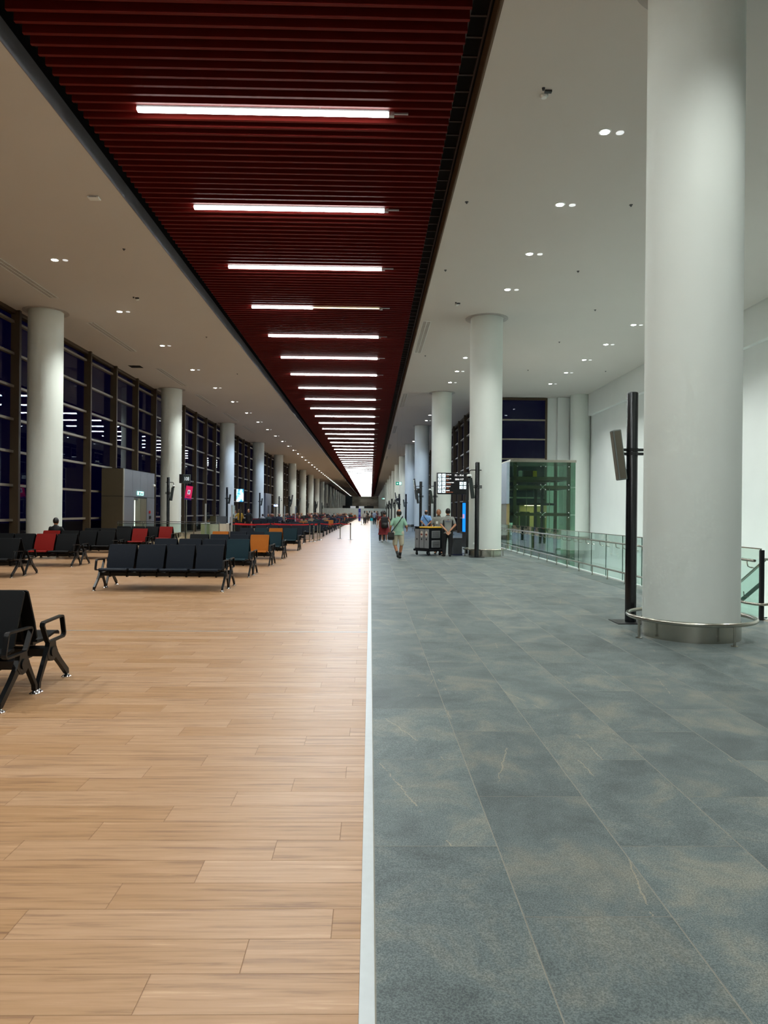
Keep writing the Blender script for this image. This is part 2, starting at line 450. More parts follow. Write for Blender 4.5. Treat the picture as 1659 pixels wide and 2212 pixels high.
for c_ in range(ncol):
    xa, xb = TL_X0 + c_ * TL_W, min(XRA, TL_X0 + (c_ + 1) * TL_W)
    ycut = []
    base = TL_Y0 + (TL_L / 2 if c_ % 2 else 0)
    k = math.floor((Y0 - base) / TL_L)
    while base + k * TL_L < TILE_END:
        ycut.append(base + k * TL_L); k += 1
    # the walkway has an expansion joint where every course starts afresh, and one cut course beside the seam
    ycut = [y for y in ycut if abs(y - 9.47) > 0.12] + [9.47]
    if c_ == 0: ycut.append(6.225)
    ycut = sorted(set(ycut)) + [TILE_END]
    for ya, yb in zip(ycut, ycut[1:]):
        if yb - ya < 0.02: continue
        yc, xc = (ya + yb) / 2, (xa + xb) / 2
        pieces = [(xa, xb)]
        if VY0 < yc < VY1 + 0.6:
            if xa >= VX - 0.02: continue
            pieces = [(xa, min(xb, VX))]
        for pa, pb in pieces:
            vis = yb > 2.0 and pa < fx_right(yb)
            if not vis or n_tile >= 300:
                rest.merge(tile_mesh(pb - pa, yb - ya), Matrix.Translation(((pa + pb) / 2, yc, 0))); continue
            key = (round(pb - pa, 3), round(yb - ya, 3))
            if key not in tile_cache: tile_cache[key] = tile_mesh(*key).mesh('tile', M_TILE)
            obj('tile', tile_cache[key], floor_t, ((pa + pb) / 2, yc, 0)); n_tile += 1
rt = rest.build('tile_field', M_TILE, floor_t); rt['kind'] = 'stuff'

# seam strip of ribbed aluminium between wood and slate
mb = MB()
mb.box(-0.022, 0.030, Y0, Y1, -0.2, 0.002)
for i in range(4): mb.box(-0.020 + i * 0.0128, -0.0115 + i * 0.0128, Y0, Y1, 0.002, 0.0042)
struct('trim_1', mb.mesh('trim_1', M_ALU), 'pale ribbed metal strip between wood and tile floor')
mb = MB(); mb.box(XL, -0.022, 9.53, 9.565, -0.004, 0.0025)
struct('trim_2', mb.mesh('trim_2', M_ALU), 'thin white joint line crossing the wood floor')

# atrium: lower floor, slab edges
mb = MB()
mb.box(0.0, XRA, VY0 - 6, VY1 + 0.5, -4.9, -4.6, 0)
struct('floor_lower', mb.mesh('floor_lower', paint('lower_floor', '#aab0ac', 0.35)), 'pale floor of the level below the atrium')
mb = MB()
mb.box(VX - 0.02, VX + 0.08, VY0, VY1, -0.9, 0.03)
mb.box(VX, XRA, VY1 - 0.1, VY1, -0.9, 0.01)
mb.box(VX, XRA, VY0, VY0 + 0.1, -0.9, 0.01)
struct('trim_3', mb.mesh('trim_3', M_WHITE), 'white slab edge around the atrium opening')

# ceilings
mb = MB(); mb.box(XL, OPL, Y0, Y1, ZC, ZC + 0.36)
struct('ceiling_left', mb.mesh('ceiling_left', M_CEIL), 'smooth off-white ceiling over the seating')
mb = MB(); mb.box(OPR, XRA, Y0, 45.0, ZC, ZC + 0.36); mb.box(OPR, XRF, 45.0, Y1, ZC, ZC + 0.36)
struct('ceiling_right', mb.mesh('ceiling_right', M_CEIL), 'smooth off-white ceiling over the walkway')
mb = MB(); mb.box(OPL, OPL + 0.015, Y0, Y1, ZC - 0.005, ZC + 0.38)
struct('trim_4', mb.mesh('trim_4', M_FASCIA), 'grey edge fascia left of the slatted ceiling')
mb = MB(); mb.box(OPR - 0.03, OPR, Y0, Y1, ZC - 0.005, ZC + 0.42)
struct('trim_5', mb.mesh('trim_5', M_FASCIA_B), 'brown edge fascia right of the slatted ceiling')
mb = MB(); mb.box(OPL - 0.3, OPR + 0.3, Y0, Y1, ZC + 1.0, ZC + 1.1)
mb.box(OPL - 0.3, OPL - 0.25, Y0, Y1, ZC + 0.36, ZC + 1.0); mb.box(OPR + 0.25, OPR + 0.3, Y0, Y1, ZC + 0.36, ZC + 1.0)
ceil_s = struct('ceiling_slatted', mb.mesh('ceiling_slatted', M_VOID), 'dark recessed ceiling of red-brown slats')
LY0, LDY = 13.04, S / 4         # linear lights
SL_P = LDY / 16
mb = MB(); mb.box(-5.47, 1.42, -0.03, 0.03, ZC + 0.06, ZC + 0.27)
me_slat = mb.mesh('slat', M_SLAT)
rest = MB(); n_slat = 0
i = -150
while True:
    y = LY0 + (i + 0.5) * SL_P; i += 1
    if y > Y1 - 0.5: break
    if y < Y0 + 0.5: continue
    if y > 9.3 and n_slat < 300:
        obj('slat', me_slat, ceil_s, (0, y, 0)); n_slat += 1
    else:
        rest.box(-5.47, 1.42, y - 0.03, y + 0.03, ZC + 0.06, ZC + 0.27)
rs = rest.build('slat_field', M_SLAT, ceil_s); rs['kind'] = 'stuff'
# carriers the slats hang from
for x in (-4.6, -2.8, -1.0, 0.8):
    MB().box(x - 0.02, x + 0.02, Y0 + 1, Y1 - 1, ZC + 0.27, ZC + 0.33).build('carrier_rail', M_VOID, ceil_s)
# cable tray beside the slats, seen in the gap at the right
ct = MB()
for y in [9 + 0.5 * q for q in range(0, 320)]:
    ct.box(1.46, 1.78, y, y + 0.04, ZC + 0.45, ZC + 0.48)
ct.box(1.46, 1.49, 5, 170, ZC + 0.44, ZC + 0.52); ct.box(1.75, 1.78, 5, 170, ZC + 0.44, ZC + 0.52)
ct.build('cable_tray', paint('galvanised', '#4a3a34', 0.5, 0.6), ceil_s)

# end walls
mb = MB(); mb.box(XL, XRA, Y0 - 0.3, Y0, -0.3, ZC + 1.2)
struct('wall_back', mb.mesh('wall_back', M_WHITE), 'plain wall behind the camera')
def stone_mat():
    m, nt, b = new_mat('stone_cladding')
    tc = N(nt, 'ShaderNodeTexCoord'); br = N(nt, 'ShaderNodeTexBrick'); mp = N(nt, 'ShaderNodeMapping')
    mp.inputs['Rotation'].default_value = (PI / 2, 0, 0)
    nt.links.new(tc.outputs['Object'], mp.inputs[0]); nt.links.new(mp.outputs[0], br.inputs['Vector'])
    br.inputs['Color1'].default_value = (*srgb('#b8ae98'), 1); br.inputs['Color2'].default_value = (*srgb('#6b645a'), 1); br.inputs['Mortar'].default_value = (*srgb('#7d7568'), 1)
    br.inputs['Scale'].default_value = 0.5; br.inputs['Brick Width'].default_value = 1.6; br.inputs['Row Height'].default_value = 0.3; br.inputs['Bias'].default_value = -0.2
    nt.links.new(br.outputs[0], b.inputs['Base Color']); b.inputs['Roughness'].default_value = 0.7
    return m
mb = MB(); mb.box(-8.9, 7.3, Y1, Y1 + 0.3, -0.3, ZC + 1.2)
struct('wall_end', mb.mesh('wall_end', stone_mat()), 'beige and grey stone-banded wall at the far end of the hall')
mb = MB(); mb.box(XL, -8.9, Y1, Y1 + 0.3, -0.3, ZC + 1.2)
struct('wall_end_dark', mb.mesh('wall_end_dark', paint('dark_end', '#10222c', 0.3)), 'dark glazed strip beside the stone end wall')

# ------------------------------------------------------------------ glazed facades
TZ = [1.19, 2.48, 3.73, 4.92, 6.14, 7.35, 8.53]
def facade(xw, side, ya, yb, idx, single, lab):
    # side: +1 when the hall lies at larger X
    w = struct('window_%d' % idx, None, lab)
    step = S / 5
    ns = max(1, round((yb - ya) / step)); step = (yb - ya) / ns
    panes = MB(); zs = [0.08] + TZ + [ZC - 0.12]
    for k in range(ns):
        y = ya + k * step
        m = MB(); m.box(min(xw, xw + side * 0.30), max(xw, xw + side * 0.30), y - 0.07, y + 0.07, 0.0, ZC)
        m.box(*sorted((xw + side * 0.295, xw + side * 0.325)), y - 0.075, y + 0.075, 0.0, ZC)
        m.build('mullion', M_MULL, w)
    for z in TZ:
        m = MB(); m.box(*sorted((xw - side * 0.03, xw + side * 0.14)), ya, yb, z - 0.045, z + 0.045); m.build('transom', M_TRANS, w)
    m = MB(); m.box(*sorted((xw - side * 0.05, xw + side * 0.16)), ya, yb, 0.0, 0.10); m.box(*sorted((xw - side * 0.05, xw + side * 0.2)), ya, yb, ZC - 0.14, ZC)
    m.build('window_frame', M_MULL, w)
    cache = {}
    for k in range(ns):
        for za, zb in zip(zs, zs[1:]):
            y = ya + (k + 0.5) * step
            if single:
                key = round(zb - za, 3)
                if key not in cache:
                    cache[key] = MB().box(-0.008, 0.008, -step/2 + 0.03, step/2 - 0.03, -key/2 + 0.02, key/2 - 0.02).mesh('pane', M_WINGLASS)
                obj('pane', cache[key], w, (xw, y, (za + zb) / 2))
            else:
                panes.box(xw - 0.008, xw + 0.008, y - step/2 + 0.03, y + step/2 - 0.03, za + 0.02, zb - 0.02)
    if not single:
        p = panes.build('pane_field', M_WINGLASS, w); p['kind'] = 'stuff'
    return w
yb0 = 26.45 - S / 5 * 0.5
WY = [Y0] + [23.1 + S * k for k in range(0, 20)] + [Y1]
names = ['behind and beside the camera'] + ['at the %s left column' % o for o in ORD]
for i in range(len(WY) - 1):
    lab = 'tall dark bronze-framed night window in the left wall, bay ' + (names[i] if i < len(names) else 'far down the hall')
    facade(XL, 1, WY[i], WY[i + 1], i + 1, 1 <= i <= 4, lab)
WR = [46.0] + [60.0 + S * k for k in range(0, 17)] + [Y1]
for i in range(len(WR) - 1):
    lab = 'dark bronze-framed night window in the right wall, bay ' + (('%s beyond the atrium' % ORD[i]) if i < 12 else 'far down the walkway')
    facade(XRF, -1, WR[i], WR[i + 1], len(WY) + i, i < 2, lab)

# atrium walls
mb = MB(); mb.box(XRA, XRA + 0.3, Y0, 46.0, -4.9, ZC + 0.3)
wr = struct('wall_right', mb.mesh('wall_right', M_WHITE), 'tall plain white side wall of the atrium')
mb = MB(); mb.box(XRA - 0.22, XRA, Y0, 43.0, 7.62, ZC)
mb.build('soffit_band', M_WHITE, wr)
EY = 44.6
mb = MB(); mb.box(7.3, 8.1, EY, EY + 0.3, -4.9, ZC); mb.box(11.15, XRA, EY, EY + 0.3, -4.9, ZC)
mb.box(8.1, 11.15, EY, EY + 0.3, -4.9, 1.0)
mb.box(11.75, 12.5, EY - 0.35, EY, -4.9, ZC - 0.02)
struct('wall_atrium_end', mb.mesh('wall_atrium_end', M_WHITE), 'white end wall of the atrium with a pilaster')
w = struct('window_60', None, 'dark blue night window high in the atrium end wall')
MB().box(8.1, 8.2, EY - 0.12, EY + 0.1, 1.0, ZC - 0.05).build('mullion', M_MULL, w)
MB().box(11.03, 11.15, EY - 0.12, EY + 0.1, 1.0, ZC - 0.05).build('mullion', M_MULL, w)
MB().box(8.1, 11.15, EY - 0.1, EY + 0.1, ZC - 0.17, ZC - 0.03).build('window_frame', M_MULL, w)
zz = [1.0, 2.6, 3.85, 5.05, 6.30, 7.52, ZC - 0.1]
for z in zz[1:-1]: MB().box(8.1, 11.15, EY - 0.1, EY + 0.08, z - 0.045, z + 0.045).build('transom', M_TRANS, w)
for za, zb in zip(zz, zz[1:]): MB().box(8.2, 11.03, EY + 0.02, EY + 0.035, za + 0.02, zb - 0.02).build('pane', M_WINGLASS, w)
# lower level walls under the walkway
mb = MB(); mb.box(-0.2, 0.0, VY0 - 6, VY1 + 0.5, -4.9, -0.3)
struct('wall_lower', mb.mesh('wall_lower', M_WHITE), 'white wall of the level below')
mb = MB(); mb.box(-0.2, XRA, VY0 - 6.2, VY0 - 6, -4.9, -0.3); mb.box(-0.2, 7.3, VY1 + 0.3, VY1 + 0.5, -4.9, -0.3)
struct('wall_lower_ends', mb.mesh('wall_lower_ends', M_WHITE), 'white end walls of the level below')

# unseen lamps added under the walkway slab to brighten the dark lower atrium
ar_d = bpy.data.lights.new('added_lower_lamp', 'AREA'); ar_d.shape = 'RECTANGLE'; ar_d.size = 0.3; ar_d.size_y = 2.4; ar_d.energy = 260; ar_d.color = (0.93, 1.0, 0.97)
for k in range(6):
    t = thing('added_lower_light', 'added fill light under the walkway slab, out of view', 'ceiling light', (4.6, 9.0 + 6.2 * k, -0.3), 0, 'added fill lights under the slab')
    MB().box(-0.15, 0.15, -1.2, 1.2, -0.05, 0.0).build('housing', M_GREYP, t); MB().box(-0.13, 0.13, -1.18, 1.18, -0.056, -0.05).build('diffuser', M_TUBE, t)
    l = bpy.data.objects.new('added_lower_lamp', ar_d); C.objects.link(l); l.location = (0, 0, -0.08); l.parent = t

# apron outside
mb = MB(); mb.box(-160, XL - 0.5, -80, 420, -5.2, -5.0)
struct('ground_outside', mb.mesh('ground_outside', paint('night_apron', '#15151a', 0.6)), 'dark airfield apron outside the windows')

# ------------------------------------------------------------------ columns
def column_meshes(bumper):
    sh = MB(); sh.lathe([(0.61, 0.0), (0.61, ZC)], n=48)
    out = {'shaft': sh.mesh('shaft', M_COLUMN, 40)}
    bs = MB(); bs.lathe([(0.622, 0.0), (0.622, 0.225), (0.612, 0.235)], n=48); out['steel_base_band'] = bs.mesh('steel_base_band', M_STEEL, 40)
    cl = MB(); n = 48
    cl.loft([[Vector((r * math.cos(2*PI*i/n), r * math.sin(2*PI*i/n), z)) for i in range(n)] for r, z in ((0.64, ZC), (0.64, ZC - 0.012), (0.80, ZC - 0.012), (0.80, ZC))], False, 0, False)
    out['ceiling_collar'] = cl.mesh('ceiling_collar', paint('collar', '#a9a6a2', 0.6), 40)
    if bumper:
        rg = MB(); rg.tube([(0.80 * math.cos(2*PI*i/48), 0.80 * math.sin(2*PI*i/48), 0.262) for i in range(48)], 0.027, 10, True)
        out['bumper_rail'] = rg.mesh('bumper_rail', M_STEEL, 60)
        po = MB(); po.cyl((0, 0, 0.0), (0, 0, 0.25), 0.017, n=10); po.lathe([(0.045, 0.0), (0.045, 0.008), (0.02, 0.012)], n=14)
        out['bumper_post'] = po.mesh('bumper_post', M_STEEL, 40)
    return out
cm_r, cm_l = column_meshes(True), column_meshes(True)
def column(x, y, label, group=None, detail=True):
    t = thing('column', label, 'column', (x, y, 0), 0, group)
    for nm in ('shaft', 'steel_base_band', 'ceiling_collar', 'bumper_rail'):
        if detail or nm in ('shaft', 'steel_base_band'): obj(nm, cm_r[nm], t)
    if detail:
        for a in (-75, -165, 20, 105): obj('bumper_post', cm_r['bumper_post'], t, (0.80 * math.cos(math.radians(a)), 0.80 * math.sin(math.radians(a)), 0))
    return t
RX, LX = 4.33, -12.15
RY = [9.45] + [26.6 + S * k for k in range(0, 19)]
for k, y in enumerate(RY):
    lab = ('%s round white column along the walkway on the right%s' % (ORD[k].capitalize(), ', beside the tall black pole' if k == 0 else '')) if k < 8 else 'round white column far down the right side of the walkway'
    column(RX, y, lab, None if k < 8 else 'far columns on the right', k < 6)
for k in range(0, 19):
    y = 26.55 + S * k
    lab = '%s round white column along the window wall on the left' % ORD[k].capitalize() if k < 10 else 'round white column far down the window wall on the left'
    column(LX, y, lab, None if k < 10 else 'far columns on the left', k < 4)
column(RX, 9.45 - 17.0, 'round white column behind the camera on the right', None, True)
column(LX, 26.55 - S, 'round white column beside the camera on the left, out of view', None, True)
column(LX, 26.55 - 2 * S, 'round white column behind the camera on the left', None, True)
t = column(12.95, 43.5, 'round white column engaged in the atrium corner', None, False)

# ------------------------------------------------------------------ linear ceiling lights
tube_d = bpy.data.lights.new('linear_light_beam', 'AREA'); tube_d.shape = 'RECTANGLE'; tube_d.size = 4.6; tube_d.size_y = 0.09; tube_d.energy = TUBE_WATTS; tube_d.color = (0.93, 1.0, 0.985)
cool_d = tube_d.copy(); cool_d.color = (0.60, 0.80, 1.20)      # a stretch of bluer lamps in the middle of the hall
half_d = tube_d.copy(); half_d.size = 2.2; half_d.energy = TUBE_WATTS * 0.48
def linear_light(y, label, group=None, half=False):
    t = thing('linear_light', label, 'ceiling light', (0, y, ZC), 0, group)
    x0, x1 = -4.34, 0.27
    if not half:
        MB().box(x0, x1, -0.045, 0.045, -0.02, 0.045, bev=0.006).build('diffuser', M_TUBE, t)
    else:
        MB().box(x0, -2.15, -0.045, 0.045, -0.02, 0.045, bev=0.006).build('diffuser', M_TUBE, t)
        MB().box(-2.13, x1, -0.02, 0.02, 0.0, 0.05).build('unlit_batten', paint('unlit_batten', '#d8cfc0', 0.5), t)
        MB().box(-2.13, x1 - 0.03, -0.035, -0.02, 0.0, 0.02).build('lit_edge', glow('warm_edge', (1.0, 0.72, 0.42), 3.0), t)
    MB().box(x0 - 0.01, x1 + 0.02, -0.03, 0.03, 0.045, 0.09).build('housing', M_GREYP, t)
    if y < 175:
        l = bpy.data.objects.new('linear_light_beam', half_d if half else cool_d if 44 < y < 84 else tube_d); C.objects.link(l); l.location = (-3.25 if half else -2.03, 0, -0.03); l.parent = t
    for q in (-2.8, -1.0): MB().box(q - 0.01, q + 0.01, -0.01, 0.01, 0.09, 0.28).build('hanger', M_ALU, t)
    MB().box(x1 + 0.0, x1 + 0.10, -0.045, 0.045, -0.02, 0.05).build('end_cap', M_ALU, t)
    MB().box(x1 + 0.10, x1 + 0.36, -0.015, 0.015, 0.02, 0.05).build('bracket', M_ALU, t)
    return t
k = 0
lights_y = []
y = LY0
while y < Y1 - 2:
    lights_y.append(y); y += LDY
first = None
for k, y in enumerate(lights_y):
    if k == 3:
        linear_light(y, 'linear ceiling light in the slats, fourth one, lit only on its left half', None, True); continue
    if k < 20:
        o = linear_light(y, 'long white linear light in the red slat ceiling, %s from the camera' % (ORD[k] if k else 'nearest one'), None)
    else:
        if first is None: first = linear_light(y, 'long white linear light far down the red slat ceiling', 'far linear lights')
        else:
            o = dup(first, (0, y, ZC))
            if y > 175:
                for ch in list(o.children):
                    if ch.type == 'LIGHT': bpy.data.objects.remove(ch)
for k in range(1, 9):
    y = LY0 - k * LDY
    if y > Y0 + 1: linear_light(y, 'linear light in the slat ceiling above or behind the camera', 'linear lights out of view')

# ------------------------------------------------------------------ recessed downlights
me_trim = MB().lathe([(0.125, 0.0), (0.125, -0.008), (0.095, -0.012)], n=24).mesh('trim_ring', M_WHITE, 40)
me_lens = MB().lathe([(0.09, -0.011), (0.085, -0.016), (0.06, -0.018)], n=24).mesh('lens', M_LAMP, 40)
me_disc = MB().lathe([(0.075, 0.0), (0.075, -0.012), (0.05, -0.018)], n=24).mesh('ceiling_disc', M_LAMPDIM, 40)
spot_d = bpy.data.lights.new('downlight_beam', 'SPOT'); spot_d.energy = SPOT_WATTS; spot_d.color = (0.97, 1.0, 0.96)
spot_d.spot_size = math.radians(120); spot_d.spot_blend = 0.7; spot_d.shadow_soft_size = 0.08
cspot_d = spot_d.copy(); cspot_d.color = (0.66, 0.84, 1.15)
lspot_d = spot_d.copy(); lspot_d.energy = SPOT_WATTS * 1.5          # the single row over the seating is stronger
lcspot_d = cspot_d.copy(); lcspot_d.energy = SPOT_WATTS * 1.5
def downlight(x, y, label, group, lit=True):
    t = thing('downlight', label, 'downlight', (x, y, ZC), 0, group)
    obj('trim_ring', me_trim, t); obj('lens', me_lens, t)
    if lit:
        l = bpy.data.objects.new('downlight_beam', (lcspot_d if x < 0 else cspot_d) if 44 < y < 84 else (lspot_d if x < 0 else spot_d)); C.objects.link(l); l.location = (0, 0, -0.05); l.parent = t
    d = obj('ceiling_disc', me_disc, None, (x + 0.30, y + 0.02, ZC))
    if group is None: tag(d, 'small dim round disc just right of the ' + label[0].lower() + label[1:].replace(' from the camera', ' one'), 'ceiling disc')
    else: tag(d, 'small dim round disc beside a ceiling downlight ' + ('over the seating' if x < 0 else 'over the walkway' if x < 7 else 'over the atrium'), 'ceiling disc', 'discs beside the downlights ' + ('left' if x < 0 else 'right' if x < 7 else 'atrium'))
k = 0; x_row = 4.42
for b_ in range(-1, 19):
    for q in (3.6, 6.8, 10.0, 13.2):
        y = 26.6 + S * (b_ - 1) + q - 0.1
        if y > Y1 - 3 or y < 0: continue
        vis = y > 12
        downlight(4.42, y, ('bright downlight in the right ceiling, %s from the camera' % ORD[k]) if vis and k < 8 else 'bright downlight in the right ceiling far down the walkway' if vis else 'downlight in the right ceiling above the camera', None if vis and k < 8 else 'far right downlights' if vis else 'right downlights out of view', y < (160 if x_row < 0 else 120))
        if vis: k += 1
for k, y in enumerate((30.3, 33.4, 36.5, 39.7)):
    downlight(10.1, y, '%s downlight over the atrium' % ORD[k].capitalize(), None)
for y in (11.0, 14.3, 17.5, 20.7, 23.9, 27.1): downlight(10.1, y, 'downlight over the atrium hidden behind the big column', 'added unseen atrium downlights')  # extra lamps, added out of sight to brighten the atrium side wall
y = 20.95 - 5.37 * 6; k = 0; x_row = -9.35
while y < Y1 - 3:
    if y > Y0 + 1:
        vis = y > 19
        downlight(-9.35, y, ('bright downlight in the left ceiling, %s from the camera' % ORD[k]) if vis and k < 10 else 'bright downlight in the left ceiling far down the hall' if vis else 'downlight in the left ceiling out of view', None if vis and k < 10 else 'far left downlights' if vis else 'left downlights out of view', y < (160 if x_row < 0 else 120))
        if vis: k += 1
    y += 5.37

# air grilles, hatches and detectors in the ceiling
def grille(x, y, l, label, group=None, n=46):
    t = thing('air_grille', label, 'air grille', (x, y, ZC), 0, group)
    MB().box(-0.16, 0.16, -l/2, l/2, -0.004, 0.0).build('backing', M_GREYP, t)
    m = MB()
    for xx in (-0.16, -0.01, 0.14): m.box(xx, xx + 0.02, -l/2, l/2, -0.02, -0.003)
    m.box(-0.16, 0.16, -l/2 - 0.02, -l/2, -0.02, 0); m.box(-0.16, 0.16, l/2, l/2 + 0.02, -0.02, 0)
    m.build('grille_frame', M_WHITE, t)
    m = MB()
    for i in range(n):
        yy = -l/2 + l * (i + 0.5) / n
        m.box(-0.14, -0.01, yy - 0.02, yy + 0.02, -0.014, -0.004); m.box(0.01, 0.14, yy - 0.02, yy + 0.02, -0.014, -0.004)
    m.build('vane_row', M_CEIL, t)
    return t
for k, (y, l) in enumerate(((22.4, 4.6), (30.4, 5.0), (39.4, 5.0), (47.5, 5.0), (56.0, 5.0), (64.0, 5.0))):
    grille(-11.05, y, l, '%s long slotted air grille in the left ceiling near the windows' % ORD[k].capitalize())
for k, y in enumerate((29.7, 46.4, 63.0, 79.7, 96.4)):
    grille(2.10, y, 5.4, '%s long slotted air grille in the right ceiling beside the slats' % ORD[k].capitalize())
t = thing('ceiling_hatch', 'small square black opening in the left ceiling near the windows', 'hatch', (-12.1, 36.45, ZC)); MB().box(-0.3, 0.3, -0.3, 0.3, -0.006, 0).build('frame', M_VOID, t); MB().box(-0.24, 0.24, -0.24, 0.24, -0.010, -0.006).build('panel', M_BLACK, t)
t = thing('ceiling_sensor', 'small white boxed sensor in the left ceiling near the slats', 'sensor', (-6.55, 16.7, ZC)); MB().box(-0.13, 0.13, -0.09, 0.09, -0.05, 0, bev=0.01).build('housing', M_WHITE, t); MB().box(-0.09, 0.09, -0.095, -0.09, -0.04, -0.015).build('sensor_window', M_GREYP, t)
def detector(x, y, label):
    t = thing('smoke_detector', label, 'detector', (x, y, ZC))
    MB().lathe([(0.07, 0), (0.07, -0.025), (0.045, -0.055)], n=16).build('dome', M_WHITE, t, smooth=40)
    MB().box(-0.02, 0.10, -0.16, -0.10, -0.035, 0).build('mount_box', M_DGREY, t)
    MB().lathe([(0.03, 0), (0.02, -0.04)], (-0.06, -0.2, 0), 10).build('sprinkler_head', M_DGREY, t)
detector(2.97, 12.3, 'smoke detector and sprinkler cluster in the right ceiling, the nearer one')
detector(2.97, 24.75, 'smoke detector and sprinkler cluster in the right ceiling, the farther one')
detector(-8.17, 24.7, 'smoke detector and sprinkler cluster in the left ceiling')
me_spr = MB().lathe([(0.045, 0), (0.04, -0.008), (0.014, -0.012), (0.014, -0.035), (0.025, -0.038)], n=12).mesh('sprinkler', M_DGREY)
for (x, y) in [(2.2, 16.6), (6.1, 16.6), (2.2, 21.3), (6.2, 21.2), (8.0, 30.0), (8.0, 25.2), (2.5, 33), (8.0, 36), (12.0, 30), (12.0, 36), (-7.0, 20), (-7.0, 30), (-7.2, 38), (-11.9, 18.5)]:
    tag(obj('sprinkler', me_spr, None, (x, y, ZC)), 'tiny dark sprinkler head in the white ceiling', 'sprinkler', 'ceiling sprinkler heads')
# ------------------------------------------------------------------ atrium balustrade
bal = thing('glass_balustrade', 'glass balustrade with steel handrail along the atrium edge', 'balustrade', (VX, VY0, 0))
L_b = 33.8 - VY0; np_ = int(round(L_b / 1.2)); pw = L_b / np_
me_gp = MB().box(-0.008, 0.008, 0.008, pw - 0.008, -0.12, 1.10).mesh('glass_panel', M_RAILGLASS)
me_ge = MB().box(-0.009, 0.009, 0.0, 0.008, -0.12, 1.10).mesh('panel_edge', M_GEDGE)
me_br = MB().tube([(0, 0, 0.80), (-0.035, 0, 0.80), (-0.075, 0, 0.82), (-0.085, 0, 0.87), (-0.085, 0, 0.905)], 0.009, 6).lathe([(0.028, 0.0), (0.028, 0.01)], (0, 0, 0.79), 10).mesh('handrail_bracket', M_STEEL, 50)
me_lp = MB().cyl((-0.16, 0, 0), (-0.16, 0, 0.25), 0.014, n=8).lathe([(0.035, 0), (0.035, 0.008)], (-0.16, 0, 0), 10).mesh('bumper_post', M_STEEL, 50)
for i in range(np_):
    y = i * pw
    obj('glass_panel', me_gp, bal, (0, y, 0)); obj('panel_edge', me_ge, bal, (0, y, 0))
    obj('handrail_bracket', me_br, bal, (0, y + 0.2 * pw, 0)); obj('handrail_bracket', me_br, bal, (0, y + 0.8 * pw, 0))
    obj('bumper_post', me_lp, bal, (0, y + 0.5 * pw, 0))
MB().box(-0.014, 0.014, 0, L_b, 1.10, 1.115).build('top_cap', M_STEEL, bal)
MB().tube([(-0.085, 0.02 + q * L_b / 6, 0.92) for q in range(7)], 0.022, 10).build('handrail', M_STEEL, bal, smooth=50)
MB().tube([(0.10, -0.05, 0.25), (0.0, -0.10, 0.25), (-0.10, -0.05, 0.25), (-0.16, 0.12, 0.25)] + [(-0.16, 0.3 + q * (L_b - 0.3) / 6, 0.25) for q in range(7)], 0.022, 10).build('bumper_rail', M_STEEL, bal, smooth=50)
MB().box(-0.03, 0.03, -0.05, -0.005, -0.1, 1.09).build('end_post', M_BLACK, bal)

# stair going down beside the balustrade
st = thing('staircase', 'staircase with green glass and steel rails going down beside the big column', 'staircase', (6.35, 11.2, 0))
me_tr = MB().box(0, 2.0, 0, 0.31, -0.04, 0).mesh('tread', M_TILE)
for i in range(24): obj('tread', me_tr, st, (0, 0.3 + 0.29 * i, -0.165 * (i + 1)))
sl = 0.165 / 0.29
for x in (0.0, 2.0):
    MB().prism([(0.0, 0.0), (7.2, -7.2 * sl), (7.2, -7.2 * sl - 0.32), (0.0, -0.32)], x - 0.03, x + 0.03, 'x').build('stringer', M_GEDGE, st)
    MB().prism([(0.05, 0.92), (7.2, -7.2 * sl + 0.92), (7.2, -7.2 * sl + 0.02), (0.05, 0.02)], x - 0.008, x + 0.008, 'x').build('glass_panel', M_RAILGLASS, st)
    MB().tube([(x, -0.2, 0.93), (x, 0.0, 0.93), (x, 7.2, 0.93 - 7.2 * sl)], 0.022, 10).build('handrail', M_STEEL, st, smooth=50)
    MB().prism([(0.05, 0.60), (7.2, -7.2 * sl + 0.60), (7.2, -7.2 * sl + 0.52), (0.05, 0.52)], x - 0.022, x - 0.009, 'x').build('lower_rail', M_GEDGE, st)
    for q in range(8):
        y = 0.5 + q * 0.9
        MB().tube([(x, y, 0.55 - y * sl), (x - 0.08, y, 0.56 - y * sl), (x - 0.09, y, 0.64 - y * sl)], 0.009, 6).build('rail_bracket', M_STEEL, st)

